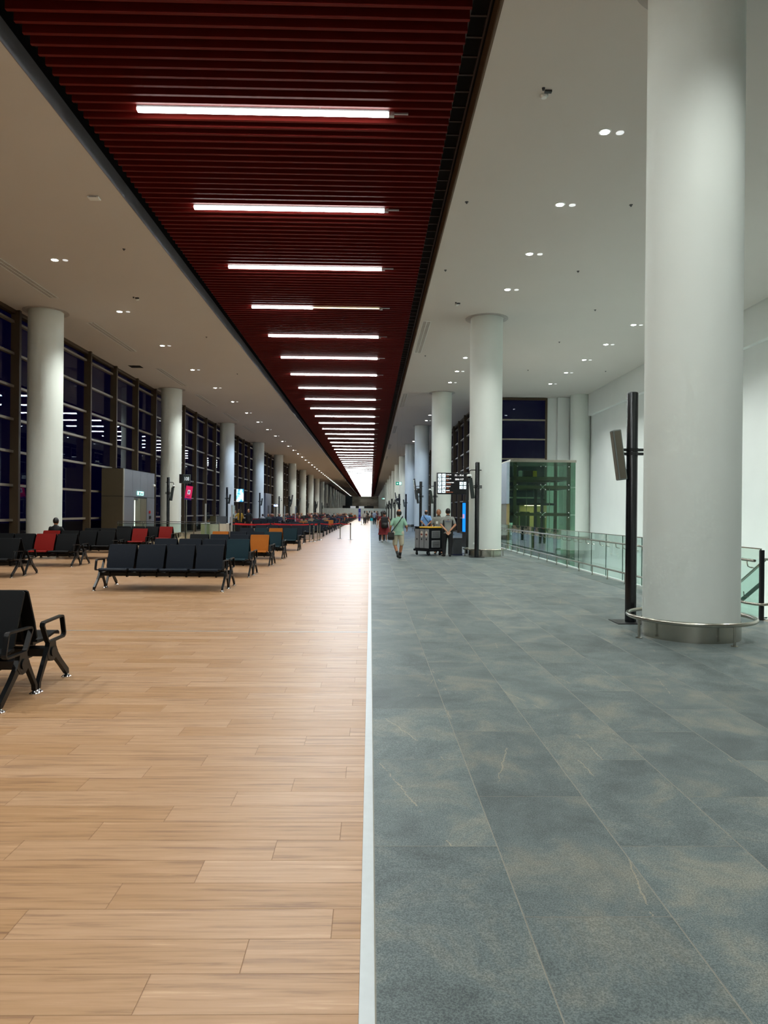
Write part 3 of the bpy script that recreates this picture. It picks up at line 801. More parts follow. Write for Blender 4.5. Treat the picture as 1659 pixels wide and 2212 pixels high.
# ------------------------------------------------------------------ glass lift shaft
EX0, EX1, EY0, EY1, EZ = 6.36, 9.34, 32.0, 34.8, 4.06
M_LFRAME = paint('olive_steel_frame', '#4a4a2c', 0.45, 0.2)
lift = thing('lift_shaft', 'green glass lift shaft with steel frame rising behind the balustrade', 'lift', ((EX0 + EX1) / 2, EY0, -4.6))
def LB(name, x0, x1, y0, y1, z0, z1, mat, bev=0): return MB().box(x0 - (EX0 + EX1) / 2, x1 - (EX0 + EX1) / 2, y0 - EY0, y1 - EY0, z0 + 4.6, z1 + 4.6, bev=bev).build(name, mat, lift)
for x in (EX0 + 0.18, EX1 - 0.32):
    for y in (EY0 + 0.18, EY1 - 0.32): LB('frame_post', x, x + 0.14, y, y + 0.14, -4.6, EZ - 0.1, M_LFRAME)
for z in (-2.2, -0.5, 1.50, 2.75, 3.15):
    LB('frame_beam', EX0 + 0.18, EX1 - 0.18, EY0 + 0.18, EY0 + 0.30, z, z + 0.15, M_LFRAME)
    LB('frame_beam', EX0 + 0.18, EX1 - 0.18, EY1 - 0.30, EY1 - 0.18, z, z + 0.15, M_LFRAME)
    LB('frame_beam', EX0 + 0.18, EX0 + 0.30, EY0 + 0.3, EY1 - 0.3, z, z + 0.15, M_LFRAME)
    LB('frame_beam', EX1 - 0.30, EX1 - 0.18, EY0 + 0.3, EY1 - 0.3, z, z + 0.15, M_LFRAME)
LB('roof_band', EX0 - 0.02, EX1 + 0.02, EY0 - 0.03, EY1 + 0.03, EZ - 0.11, EZ, M_STEEL)
zc = [-4.6, -2.7, -0.6, 1.56, 2.82, EZ - 0.11]
xm = (EX0 + EX1) / 2
for za, zb in zip(zc, zc[1:]):
    for xa, xb in ((EX0, xm), (xm, EX1)):
        LB('glass_panel', xa + 0.006, xb - 0.006, EY0, EY0 + 0.016, za + 0.006, zb - 0.006, M_GREENGLASS)
        LB('glass_panel', xa + 0.006, xb - 0.006, EY1 - 0.016, EY1, za + 0.006, zb - 0.006, M_GREENGLASS)
    LB('glass_panel', EX1 - 0.016, EX1, EY0 + 0.02, EY1 - 0.02, za + 0.006, zb - 0.006, M_GREENGLASS)
def spider(x, y, z, dirs):
    m = MB()
    for dx, dz in dirs:
        m.cyl((x - xm, y - EY0 + 0.10, z + 4.6), (x - xm + dx * 0.11, y - EY0 + 0.02, z + 4.6 + dz * 0.11), 0.012, n=6)
        m.cyl((x - xm + dx * 0.11, y - EY0 + 0.03, z + 4.6 + dz * 0.11), (x - xm + dx * 0.11, y - EY0 - 0.012, z + 4.6 + dz * 0.11), 0.024, n=8)
    m.build('spider_fitting', M_CHROME, lift)
for z in zc[2:]:
    for x, sx in ((EX0 + 0.2, (1,)), (xm, (-1, 1)), (EX1 - 0.2, (-1,))):
        sz = (-1,) if z == zc[-1] else (-1, 1)
        zz_ = z - 0.08 if z == zc[-1] else z
        spider(x, EY0, zz_, [(a, b_) for a in sx for b_ in sz])
M_LCLAD = paint('blue_lit_lift_cladding', '#aebccb', 0.35, 0.2)  # bluish light of nearby screens is put into this header colour
LB('landing_header', EX0 - 0.16, EX0 - 0.02, EY0 + 0.1, EY0 + 2.5, 2.05, 3.95, M_LCLAD)
LB('landing_door_frame', EX0 - 0.10, EX0 - 0.0, EY0 + 0.15, EY0 + 0.40, 0.0, 2.05, paint('cream_jamb', '#a89566', 0.5))
LB('landing_door_frame', EX0 - 0.10, EX0 - 0.0, EY0 + 2.1, EY0 + 2.4, 0.0, 2.05, M_STEEL)
LB('landing_door', EX0 - 0.06, EX0 - 0.02, EY0 + 0.40, EY0 + 1.25, 0.0, 2.05, M_STEEL)
LB('landing_door', EX0 - 0.05, EX0 - 0.01, EY0 + 1.25, EY0 + 2.1, 0.0, 2.05, M_STEEL)
M_CREAM = paint('cream_cab_panel', '#cfc08a', 0.5)
LB('cab_back', EX0 + 0.6, EX1 - 0.8, EY1 - 0.75, EY1 - 0.70, -0.2, 2.0, M_CREAM)
LB('cab_side', EX0 + 0.55, EX0 + 0.60, EY0 + 0.7, EY1 - 0.7, -0.2, 2.0, M_CREAM)
LB('cab_floor', EX0 + 0.55, EX1 - 0.75, EY0 + 0.6, EY1 - 0.7, -0.28, -0.2, M_DGREY)
LB('cab_roof', EX0 + 0.55, EX1 - 0.75, EY0 + 0.6, EY1 - 0.7, 2.0, 2.1, M_DGREY)
LB('cab_light', EX0 + 1.0, EX1 - 1.2, EY0 + 1.1, EY1 - 1.2, 1.98, 1.999, glow('cab_light', (1.0, 0.85, 0.45), 2.5))
LB('cab_door_panel', xm - 0.75, xm - 0.15, EY1 - 0.80, EY1 - 0.76, -0.2, 1.7, paint('green_cab_door', '#2c4034', 0.4))
LB('cab_door_panel', xm + 0.15, xm + 0.6, EY1 - 0.80, EY1 - 0.76, -0.2, 1.7, paint('olive_cab_door', '#4c5a2c', 0.4))
for x in (xm - 0.28, xm + 0.02): LB('guide_rail', x, x + 0.12, EY0 + 0.45, EY0 + 0.57, -4.6, 3.0, M_BLACK)
for x in (xm - 0.65, xm + 0.42): LB('cable', x, x + 0.025, EY0 + 0.5, EY0 + 0.525, -4.6, 3.1, M_STEEL)
LB('lift_machine', xm - 0.75, xm - 0.2, EY0 + 0.6, EY0 + 1.2, 3.32, 3.62, M_DGREY, 0.04)
LB('lift_machine', xm - 0.98, xm - 0.82, EY0 + 0.6, EY0 + 0.8, 3.30, 3.60, M_WHITE, 0.03)
LB('yellow_box', xm - 0.34, xm - 0.18, EY0 + 0.45, EY0 + 0.6, 3.30, 3.58, paint('yellow_box', '#d8b400', 0.5))

# ------------------------------------------------------------------ black equipment poles
me_pole = MB().lathe([(0.083, 0.012), (0.083, 3.45), (0.075, 3.465)], n=24).mesh('pole', M_POLE, 40)
me_plate = MB().box(-0.26, 0.26, -0.22, 0.22, 0.0, 0.012).mesh('base_plate', M_BLACK)
M_MESHF = paint('brown_grey_speaker_cloth', '#6c675a', 0.8, 0, 0.1, 60)
M_SPK = paint('grey_speaker_case', '#7e8785', 0.45, 0.3)
M_SPKD = paint('dark_speaker_case', '#26302d', 0.5)
def speaker_panel(parent, x, z, tilt, side, l=0.76, w=0.15, dark=True):
    M = Matrix.Translation((x, 0, z)) @ Matrix.Rotation(tilt, 4, 'Y')
    p = MB().box(-0.06, 0.06, -w/2, w/2, -l/2, l/2, 0, M, 0.01).build('speaker_case', M_SPKD if dark else M_SPK, parent)
    MB().box(*sorted((side * 0.058, side * 0.066)), -w/2 + 0.02, w/2 - 0.02, -l/2 + 0.02, l/2 - 0.02, 0, M).build('speaker_grille', M_SPKD if dark else M_MESHF, p)
    MB().box(-0.045, 0.045, -w/2 - 0.006, -w/2 + 0.001, -l/2 + 0.02, l/2 - 0.02, 0, M).build('side_grille', M_SPKD if dark else M_MESHF, p)
def clamp(parent, z, side, reach=0.14):
    m = MB(); m.lathe([(0.092, z - 0.022), (0.092, z + 0.022)], n=20)
    m.box(*sorted((0.0, -side * 0.17)), -0.03, 0.03, z - 0.02, z + 0.02); m.box(*sorted((0.0, side * reach)), -0.02, 0.02, z - 0.02, z + 0.02)
    m.build('clamp', M_BLACK, parent)
def dome_camera(parent, z, side, reach=0.30):
    m = MB(); m.tube([(-side * 0.15, 0, z), (side * (reach - 0.08), 0, z), (side * (reach - 0.02), 0, z - 0.02), (side * reach, 0, z - 0.08), (side * reach, 0, z - 0.16)], 0.018, 8)
    a = m.build('camera_arm', M_BLACK, parent, smooth=50)
    MB().lathe([(0.04, 0.0), (0.09, -0.03), (0.09, -0.08)], (side * reach, 0, z - 0.15), 16).build('camera_housing', M_WHITE, a, smooth=50)
    MB().lathe([(0.075, -0.08), (0.06, -0.13), (0.02, -0.15)], (side * reach, 0, z - 0.15), 16).build('camera_dome', M_POLE, a, smooth=50)
def equip_pole(x, y, label, side=-1, cam_=True, spk=True, big=False, group=None, tilt=None):
    t = thing('equipment_pole', label, 'pole', (x, y, 0), 0, group)
    obj('base_plate', me_plate, t); obj('pole', me_pole, t)
    if cam_: dome_camera(t, 3.18, side)
    if spk:
        clamp(t, 2.60, side); clamp(t, 2.54, side); speaker_panel(t, side * 0.205, 2.52, math.radians(8) * (1 if side > 0 else -1), side, dark=y > 12)
    if big:
        M = Matrix.Translation((side * 0.33, 0, 3.0)) @ Matrix.Rotation(math.radians(8) * (1 if side > 0 else -1), 4, 'Y')
        MB().box(-0.035, 0.035, -0.45, 0.45, -0.62, 0.62, 0, M, 0.01).build('screen_back', M_DGREY, t)
        MB().box(*sorted((side * 0.034, side * 0.04)), -0.42, 0.42, -0.58, 0.58, 0, M).build('screen_panel', M_POLE, t)
        MB().box(*sorted((0.0, side * 0.30)), -0.05, 0.05, 2.75, 3.05).build('screen_mount', M_BLACK, t)
    return t
equip_pole(3.94, 10.58, 'tall black pole with a tilted grey speaker beside the nearest right column', -1, False)
equip_pole(3.89, 25.68, 'black pole with dome camera and dark speaker in front of the second right column', -1)
equip_pole(3.86, 42.2, 'black pole with speaker in front of the third right column', -1)
equip_pole(3.02, 42.4, 'thick black pole with a tall tilted screen behind the man in blue', -1, True, True, True)
equip_pole(3.65, 72.5, 'black pole with tilted speaker in front of the fifth right column', -1, False)
equip_pole(2.95, 72.5, 'black pole with tilted screen left of the fifth right column', -1, True, False, True)
for k, (x, y, big) in enumerate([(3.7, 89.5, False), (3.0, 100, False), (3.7, 106, True), (3.1, 118, False), (3.7, 123, True), (3.6, 139, True), (3.6, 156, False)]):
    equip_pole(x, y, 'thin black equipment pole far down the right side of the walkway', -1, k % 2 == 0, True, big, 'far right poles')
equip_pole(-11.45, 40.2, 'black pole with camera and thin tilted speaker in front of the second left column', 1)
equip_pole(-11.45, 56.6, 'black pole with two tilted speakers in front of the third left column', 1, False)
equip_pole(-11.45, 73.3, 'black pole with tilted speaker in front of the fourth left column', 1, False)
equip_pole(-11.6, 90.0, 'black pole with only a camera arm in front of the fifth left column', 1, True, False)
equip_pole(-10.1, 88.0, 'black pole with a screen right of the fifth left column', 1, False, True, True)
for k in range(6):
    equip_pole(-11.0 + 0.4 * (k % 3), 106.5 + 12 * k, 'thin black equipment pole far down the left side of the hall', 1, k % 2 == 1, True, k % 3 == 0, 'far left poles')

# ------------------------------------------------------------------ text helper
TS = bpy.data.scenes.new('workbench')      # empty side scene, so shaping one mesh does not re-evaluate the whole hall
def side_depsgraph():
    vl = TS.view_layers[0]; vl.update()
    return vl.depsgraph
def text_mesh(name, s, size, mat, align='CENTER', depth=0.0):
    cu = bpy.data.curves.new(name, 'FONT'); cu.body = s; cu.size = size; cu.align_x = align; cu.align_y = 'CENTER'; cu.extrude = 0.002
    cu.resolution_u = 2
    tmp = bpy.data.objects.new(name, cu); TS.collection.objects.link(tmp)
    dg = side_depsgraph()
    me = bpy.data.meshes.new_from_object(tmp.evaluated_get(dg))
    bpy.data.objects.remove(tmp); bpy.data.curves.remove(cu)
    me.materials.clear(); me.materials.append(mat)
    return me
def put_text(parent, s, size, mat, loc, align='CENTER', rotz=0.0, name='lettering'):
    o = obj(name, text_mesh(name, s, size, mat, align), parent, loc); o.rotation_euler = (PI / 2, 0, rotz); return o
M_TXTW = glow('white_lit_text', (1, 1, 1), 0.6)
M_TXTR = glow('orange_lit_text', (0.85, 0.25, 0.12), 0.3)
M_ICON = glow('lit_icon_white', (0.75, 0.93, 1.0), 0.5)
M_INK = paint('ink_black', '#080a10', 0.6)
M_SIGNB = paint('sign_black', '#06070c', 0.35)

# direction board on a black post
sg = thing('direction_sign', 'black overhead direction board with white icons and gate numbers', 'sign', (3.85, 28.1, 0))
MB().box(-0.045, 0.045, -0.06, 0.06, 0.0, 3.22, bev=0.01).build('post', M_BLACK, sg)
MB().box(-0.25, 0.2, -0.2, 0.2, 0.0, 0.012).build('base_plate', M_BLACK, sg)
bd = MB().box(-1.20, 0.0, -0.05, 0.05, 2.35, 3.205, bev=0.006).build('board', M_SIGNB, sg)
MB().box(-1.235, -1.20, -0.05, 0.05, 2.35, 3.205).build('side_edge', M_GREYP, sg)
rows = [('KAPILAR', 'Gates', 'F1 - F14', 'se', 'plane'), ('KAPILAR', 'Gates', '104-117', 'up', 'plane'), ('TUVALETLER', 'Restrooms', '', 'up', 'dot'), ('MESCIT', 'Masjid', '', 'up', 'tri'), ('BEBEK', 'Baby care room', '', 'up', 'baby')]
for i, (a, b_, c_, ar, ic) in enumerate(rows):
    z = 3.205 - 0.105 - i * 0.157
    for x in (-1.10, -0.935):
        MB().box(x - 0.066, x + 0.066, -0.056, -0.05, z - 0.066, z + 0.066).build('icon_tile', M_ICON, bd)
    m = MB()
    if ar == 'up':
        m.box(-1.108, -1.092, -0.060, -0.056, z - 0.045, z + 0.02); m.prism([(-1.145, z), (-1.10, z + 0.048), (-1.055, z), (-1.075, z), (-1.10, z + 0.026), (-1.125, z)], -0.060, -0.056, 'y')
    else:
        m.prism([(-1.14, z + 0.03), (-1.13, z + 0.04), (-1.075, z - 0.015), (-1.075, z + 0.015), (-1.06, z + 0.015), (-1.06, z - 0.04), (-1.115, z - 0.04), (-1.115, z - 0.025), (-1.085, z - 0.025)], -0.060, -0.056, 'y')
    m.build('arrow', M_INK, bd)
    m = MB(); x = -0.935
    if ic == 'plane': m.prism([(x - 0.045, z - 0.012), (x + 0.045, z + 0.035), (x + 0.05, z + 0.025), (x + 0.01, z - 0.004), (x - 0.01, z - 0.03), (x - 0.02, z - 0.03), (x - 0.01, z - 0.008), (x - 0.035, z - 0.022)], -0.060, -0.056, 'y')
    elif ic == 'dot': m.box(x - 0.03, x - 0.01, -0.060, -0.056, z - 0.03, z + 0.02); m.box(x + 0.01, x + 0.03, -0.060, -0.056, z - 0.03, z + 0.02)
    elif ic == 'tri': m.prism([(x - 0.03, z - 0.045), (x + 0.04, z - 0.045), (x + 0.04, z - 0.02), (x + 0.01, z + 0.005)], -0.060, -0.056, 'y')
    else: m.prism([(x - 0.035, z + 0.03), (x - 0.015, z + 0.03), (x + 0.0, z - 0.005), (x + 0.045, z - 0.02), (x + 0.035, z - 0.04), (x - 0.02, z - 0.03)], -0.060, -0.056, 'y')
    m.build('pictogram', M_INK, bd)
    put_text(bd, a, 0.052, M_TXTW, (-0.84, -0.053, z + 0.026), 'LEFT')
    put_text(bd, b_, 0.042, M_TXTR, (-0.84, -0.053, z - 0.034), 'LEFT')
    if c_: put_text(bd, c_, 0.105, M_TXTW, (-0.50, -0.053, z), 'LEFT')
for i, z in ((2, 3.205 - 0.105 - 2 * 0.157), (3, 3.205 - 0.105 - 3 * 0.157)):
    for x in (-0.245, -0.09):
        MB().box(x - 0.062, x + 0.062, -0.056, -0.05, z - 0.062, z + 0.062).build('icon_tile', M_ICON, bd)
        MB().box(x - 0.01, x + 0.01, -0.06, -0.056, z - 0.035, z + 0.03).build('pictogram', M_INK, bd)

# blue light-box screen behind the sign post
def screen_mat(name, a, b_, c_, strength, scale=3.0):
    m, nt, b = new_mat(name); tc = N(nt, 'ShaderNodeTexCoord'); no = N(nt, 'ShaderNodeTexNoise'); no.inputs['Scale'].default_value = scale; no.inputs['Detail'].default_value = 3
    nt.links.new(tc.outputs['Object'], no.inputs['Vector'])
    ra = N(nt, 'ShaderNodeValToRGB'); nt.links.new(no.outputs['Fac'], ra.inputs[0]); e = ra.color_ramp.elements
    e[0].position = 0.40; e[0].color = (*srgb(a), 1); e[1].position = 0.60; e[1].color = (*srgb(c_), 1); k = e.new(0.5); k.color = (*srgb(b_), 1)
    nt.links.new(ra.outputs[0], b.inputs['Base Color']); nt.links.new(ra.outputs[0], b.inputs['Emission Color']); b.inputs['Emission Strength'].default_value = strength
    return m
bs = thing('advertising_screen', 'bright blue portrait advertising screen standing behind the direction sign', 'screen', (4.50, 33.2, 0), math.radians(-79))
MB().box(-0.36, 0.36, -0.05, 0.05, 0.0, 2.15, bev=0.01).build('cabinet', M_BLACK, bs)
MB().box(-0.32, 0.32, -0.056, -0.05, 0.72, 2.08).build('display', glow('blue_display', (0.0, 0.13, 0.62), 0.9), bs)
MB().box(-0.30, -0.02, -0.06, -0.056, 1.35, 1.55).build('display_motif', glow('pink_motif', (0.55, 0.35, 0.55), 0.3), bs)

# green emergency exit signs on rods
def exit_sign(x, y, z, label):
    t = thing('exit_sign', label, 'exit sign', (x, y, z))
    b_ = MB().box(-0.215, 0.215, -0.02, 0.02, -0.115, 0.115, bev=0.004).build('sign_box', glow('exit_green', (0.0, 0.22, 0.13), 0.35), t)
    MB().prism([(-0.16, 0.0), (-0.10, 0.06), (-0.10, 0.02), (-0.04, 0.02), (-0.04, -0.02), (-0.10, -0.02), (-0.10, -0.06)], -0.025, -0.02, 'y').build('arrow', M_ICON, b_)
    MB().box(0.03, 0.18, -0.025, -0.02, -0.09, 0.09).build('door_pictogram', M_ICON, b_)
    m = MB(); m.capsule((0.10, -0.028, 0.055), 0.012, (0.10, -0.028, 0.056), 0.012, 8); m.cyl((0.10, -0.028, 0.04), (0.085, -0.028, -0.01), 0.014, n=6); m.cyl((0.085, -0.028, -0.01), (0.13, -0.028, -0.07), 0.009, n=6); m.cyl((0.085, -0.028, -0.01), (0.05, -0.028, -0.06), 0.009, n=6); m.cyl((0.10, -0.028, 0.03), (0.145, -0.028, 0.01), 0.008, n=6)
    m.build('running_man', glow('exit_green_man', (0.0, 0.22, 0.13), 0.5), b_)
    for q in (-0.15, 0.15): MB().cyl((q, 0, 0.115), (q, 0, ZC - z), 0.003, n=6).build('hanging_rod', M_GREYP, t)
exit_sign(2.0, 50.0, 3.64, 'green emergency exit sign with arrow hanging above the man in the mint shirt')
exit_sign(2.03, 112.0, 3.70, 'smaller distant green exit sign hanging over the walkway')

# ------------------------------------------------------------------ airport benches
M_SEAT_BLACK = paint('black_seat', '#07090c', 0.6, 0, 0.1, 30, 0.05, 0.18)
M_SEAT_NAVY = paint('navy_seat', '#0a131f', 0.6, 0, 0.1, 30, 0.05, 0.18)
M_SEAT_TEAL = paint('teal_seat', '#0c2a33', 0.6, 0, 0.1, 30, 0.05, 0.18)
M_SEAT_ORANGE = paint('orange_seat', '#a85e12', 0.6, 0, 0.08, 30, 0.05, 0.18)
M_SEAT_RED = paint('red_seat', '#7c110a', 0.6, 0, 0.08, 30, 0.05, 0.18)
M_FRAME = paint('black_bench_frame', '#06080b', 0.36, 0.0, 0.1, 10, 0, 0.3)
SP = 0.603
def seat_mb():
    # a bent plywood-like shell: seat pan curving slightly, thickness 18 mm; bench faces -Y, back plane near y=0
    m = MB(); w = 0.275
    prof = [(-0.205, 0.435), (-0.30, 0.425), (-0.42, 0.43), (-0.56, 0.452), (-0.635, 0.452), (-0.665, 0.432)]
    rings = []
    for (y, z) in prof:
        rings.append([Vector((-w, y, z)), Vector((w, y, z)), Vector((w, y, z - 0.022)), Vector((-w, y, z - 0.022))])
    m.loft(rings)
    return m
def back_mb():
    m = MB(); rings = []
    for (y, z, w) in [(-0.222, 0.432, 0.255), (-0.215, 0.455, 0.275), (-0.17, 0.60, 0.275), (-0.105, 0.75, 0.275), (-0.055, 0.865, 0.275), (-0.042, 0.895, 0.272), (-0.036, 0.906, 0.255)]:
        c = 0.018
        rings.append([Vector((-w, y, z)), Vector((w, y, z)), Vector((w, y + 0.022, z - 0.004)), Vector((-w, y + 0.022, z - 0.004))])
    m.loft(rings)
    return m
def leg_mb():
    # inverted V casting standing in a plane across the bench
    m = MB(); t = 0.019
    # front and rear legs sweep out of a rounded hub under the armrest
    m.prism([(-0.235, 0.36), (-0.205, 0.33), (-0.185, 0.26), (-0.055, 0.085), (-0.048, 0.035), (-0.012, 0.035), (-0.012, 0.080), (-0.165, 0.315), (-0.20, 0.36)][::-1], -t, t, 'x')
    m.prism([(-0.355, 0.34), (-0.33, 0.265), (-0.36, 0.235), (-0.46, 0.155), (-0.602, 0.035), (-0.640, 0.035), (-0.632, 0.082), (-0.47, 0.215), (-0.385, 0.30)], -t, t, 'x')
    m.prism([(-0.385, 0.30), (-0.335, 0.245), (-0.29, 0.228), (-0.235, 0.235), (-0.185, 0.27), (-0.165, 0.315), (-0.205, 0.37), (-0.215, 0.41), (-0.335, 0.41), (-0.345, 0.36)], -t * 1.15, t * 1.15, 'x')
    m.cyl((-t * 1.7, -0.275, 0.315), (t * 1.7, -0.275, 0.315), 0.045, n=14)
    return m
def arm_mb():
    m = MB(); pts = [(-0.235, 0.408), (-0.525, 0.412), (-0.548, 0.425), (-0.555, 0.445), (-0.515, 0.59), (-0.505, 0.607), (-0.485, 0.613), (-0.135, 0.603), (-0.115, 0.595), (-0.108, 0.575), (-0.195, 0.43), (-0.212, 0.414)]
    for i in range(len(pts)):
        a, b_ = Vector((0, *pts[i])), Vector((0, *pts[(i + 1) % len(pts)]))
        d = (b_ - a).normalized(); nrm = Vector((0, -d.z, d.y)) * 0.009
        a -= d * 0.005; b_ += d * 0.005
        vs_ = []
        for p in (a, b_):
            for sx in (-0.021, 0.021):
                for sn in (-1, 1): vs_.append(p + Vector((sx, 0, 0)) + nrm * sn)
        m.add(vs_, [(0, 1, 3, 2), (4, 6, 7, 5), (0, 4, 5, 1), (2, 3, 7, 6), (0, 2, 6, 4), (1, 5, 7, 3)])
    return m
me_foot = MB().lathe([(0.045, 0.0), (0.045, 0.008), (0.02, 0.026), (0.012, 0.04)], n=14).mesh('foot_glide', M_CHROME, 50)
me_leg = leg_mb().mesh('leg', M_FRAME); me_arm = arm_mb().mesh('armrest', M_FRAME)
XE = 1.27
beam = MB(); beam.box(-XE - 0.02, XE + 0.02, -0.325, -0.225, 0.275, 0.36, bev=0.012)
me_beam = beam.mesh('beam', M_FRAME)
def under_mb():
    m = MB()
    m.box(-0.24, 0.24, -0.50, -0.20, 0.385, 0.412)
    for x in (-0.17, 0.17): m.prism([(-0.55, 0.405), (-0.17, 0.405), (-0.06, 0.68), (-0.095, 0.66), (-0.175, 0.42), (-0.20, 0.34), (-0.235, 0.255), (-0.315, 0.255), (-0.38, 0.36)][::-1], x - 0.012, x + 0.012, 'x')
    return m
me_under = under_mb().mesh('seat_bracket', M_FRAME)
seat_me, back_me = {}, {}
for k_, mm in (('k', M_SEAT_BLACK), ('n', M_SEAT_NAVY), ('t', M_SEAT_TEAL), ('o', M_SEAT_ORANGE), ('r', M_SEAT_RED)):
    seat_me[k_] = seat_mb().mesh('seat', mm, 40); back_me[k_] = back_mb().mesh('backrest', mm, 40)
def bench(x, y, colours, label, away=False, group=None):
    # colours run left to right as seen in the photograph
    t = thing('bench', label, 'bench', (x, y, 0), PI if away else 0, group)
    cs = colours[::-1] if away else colours
    for i, c_ in enumerate(cs):
        xx = (i - 1.5) * SP
        obj('seat', seat_me[c_], t, (xx, 0, 0)); obj('backrest', back_me[c_], t, (xx, 0, 0)); obj('seat_bracket', me_under, t, (xx, 0, 0))
    obj('beam', me_beam, t)
    for sx in (-XE, XE):
        l = obj('leg', me_leg, t, (sx, 0, 0)); obj('foot_glide', me_foot, l, (0, -0.03, 0)); obj('foot_glide', me_foot, l, (0, -0.62, 0))
        obj('armrest', me_arm, t, (sx, 0, 0))
    return t
GX = -4.21; GL = -9.62
R_ = [
    (GX, 6.30, 'kkkk', 'kkkk', 'nearest row, cut off by the left edge'),
    (GX, 14.77, 'nnnn', 'kkkk', 'first full row in front of the camera'),
    (GX, 17.85, 'nnnt', 'nnnt', 'row just behind the first full row'),
    (GX, 21.3, 'knno', 'knnt', 'row ending in an orange seat'),
    (GX, 24.3, 'onnt', 'nnnt', 'row starting with an orange seat'),
    (GX, 29.4, 'ntot', 'nnot', 'row with its third seat orange'),
    (GL, 17.25, 'kkkk', 'kkkk', 'all-black row at the left edge'),
    (GL, 20.55, 'kkrk', 'kkkk', 'row with the big red seat at the left'),
    (GL, 23.6, 'rkkk', 'kkkk', 'row with the seated man in black'),
    (GL, 27.0, 'kkkr', 'kkkk', 'row with a red seat below the grey door box'),
    (GL, 30.4, 'kkkr', 'kkkk', 'row with a small red seat by the glass barrier'),
]
for (x, y, ca, cb, lab) in R_:
    bench(x, y, ca, 'bench facing the camera in the ' + lab)
    bench(x, y, cb, 'bench facing away in the ' + lab, True)
# far benches: one mesh each
def far_bench_mesh(cols, nm):
    m = MB(); mats = [M_FRAME, M_CHROME] + [{'k': M_SEAT_BLACK, 'n': M_SEAT_NAVY, 't': M_SEAT_TEAL, 'o': M_SEAT_ORANGE, 'r': M_SEAT_RED}[c_] for c_ in cols]
    for i in range(4):
        T = Matrix.Translation(((i - 1.5) * SP, 0, 0)); m.merge(seat_mb(), T, 2 + i); m.merge(back_mb(), T, 2 + i)
    m.merge(beam, None, 0)
    for sx in (-XE, XE):
        T = Matrix.Translation((sx, 0, 0)); m.merge(leg_mb(), T, 0); m.merge(arm_mb(), T, 0)
    return m.mesh(nm, mats)
fb = [far_bench_mesh(c_, 'bench') for c_ in ('nnnn', 'nntn', 'notn', 'kkkk', 'krkk', 'tnno')]
y = 44.5; rr = random.Random(3)
far_seats = []
while y < 150:
    for x in (GX, GL):
        if 44 < y < 52 and x == GL: continue
        for away in (False, True):
            o = obj('bench', rr.choice(fb[:3] + fb[5:] if x == GX else fb[3:5]), None, (x, y, 0), PI if away else 0)
            tag(o, 'dark four-seat bench in the crowded rows far down the ' + ('aisle side' if x == GX else 'window side'), 'bench', 'far benches ' + ('aisle side' if x == GX else 'window side'))
            for i in range(4): far_seats.append((x + (i - 1.5) * SP, y, away))
    y += 3.4
for k, y in enumerate((35.6, 41.0)):
    for away in (False, True):
        bench(GX - 0.36, y, 'nntn' if k else 'nnnn', 'dark bench %s behind the red barrier belt, facing %s' % (('just', 'second row')[k], 'away' if away else 'the camera'), away)

# ------------------------------------------------------------------ belt barrier stanchions
me_sb = MB().lathe([(0.17, 0.0), (0.17, 0.014), (0.05, 0.03), (0.03, 0.04)], n=24).mesh('base', M_STEEL, 40)
me_sp = MB().lathe([(0.030, 0.03), (0.030, 0.90)], n=14).mesh('post', M_STEEL, 40)
me_sh = MB().lathe([(0.036, 0.86), (0.036, 0.95), (0.03, 0.965)], n=14).mesh('belt_head', M_BLACK, 40)
M_BELT = paint('red_belt', '#c4101c', 0.55, 0, 0.08, 20)
def stanchion(p, to, label, group=None):
    t = thing('stanchion', label, 'stanchion', (p[0], p[1], 0), 0, group)
    obj('base', me_sb, t); obj('post', me_sp, t); obj('belt_head', me_sh, t)
    for q in to:
        dx, dy = q[0] - p[0], q[1] - p[1]; L = math.hypot(dx, dy); n = 10; nx, ny = -dy / L * 0.002, dx / L * 0.002
        m = MB(); rings = []
        for i in range(n + 1):
            f_ = i / n; sag = -0.05 * 4 * f_ * (1 - f_); x, y_ = dx * f_, dy * f_
            rings.append([Vector((x - nx, y_ - ny, 0.90 + sag)), Vector((x + nx, y_ + ny, 0.90 + sag)), Vector((x + nx, y_ + ny, 0.95 + sag)), Vector((x - nx, y_ - ny, 0.95 + sag))])
        m.loft(rings); m.build('belt', M_BELT, t)
SA = [(-7.3, 37.0), (-5.2, 37.0), (-3.17, 37.1), (-3.0, 37.7), (-2.9, 39.0), (-2.84, 39.9), (-1.77, 41.8), (-1.13, 40.6), (-7.4, 38.6), (-5.3, 38.7)]
stanchion(SA[0], [SA[1]], 'steel belt stanchion at the left end of the front red belt')
stanchion(SA[1], [SA[2]], 'steel belt stanchion in the middle of the front red belt')
stanchion(SA[2], [], 'nearest steel stanchion of the cluster at the end of the front red belt')
stanchion(SA[3], [SA[4]], 'second steel stanchion of the cluster by the aisle')
stanchion(SA[4], [SA[9]], 'third steel stanchion of the cluster by the aisle')
stanchion(SA[5], [SA[6]], 'fourth steel stanchion of the cluster by the aisle')
stanchion(SA[6], [SA[7]], 'left of the two lone stanchions standing out in the aisle')
stanchion(SA[7], [], 'right of the two lone stanchions standing out in the aisle')
stanchion(SA[8], [SA[9]], 'steel belt stanchion at the left end of the rear red belt')
stanchion(SA[9], [], 'steel belt stanchion in the middle of the rear red belt')
FA = [(-1.05, 85.4), (-0.70, 85.6), (-3.4, 86.0), (-6.0, 86.0), (-5.2, 66.5), (-8.0, 66.5), (-2.9, 67.0)]
stanchion(FA[0], [FA[2]], 'distant steel stanchion with red belt in the aisle, left one of the pair')
stanchion(FA[1], [], 'distant steel stanchion in the aisle, right one of the pair')
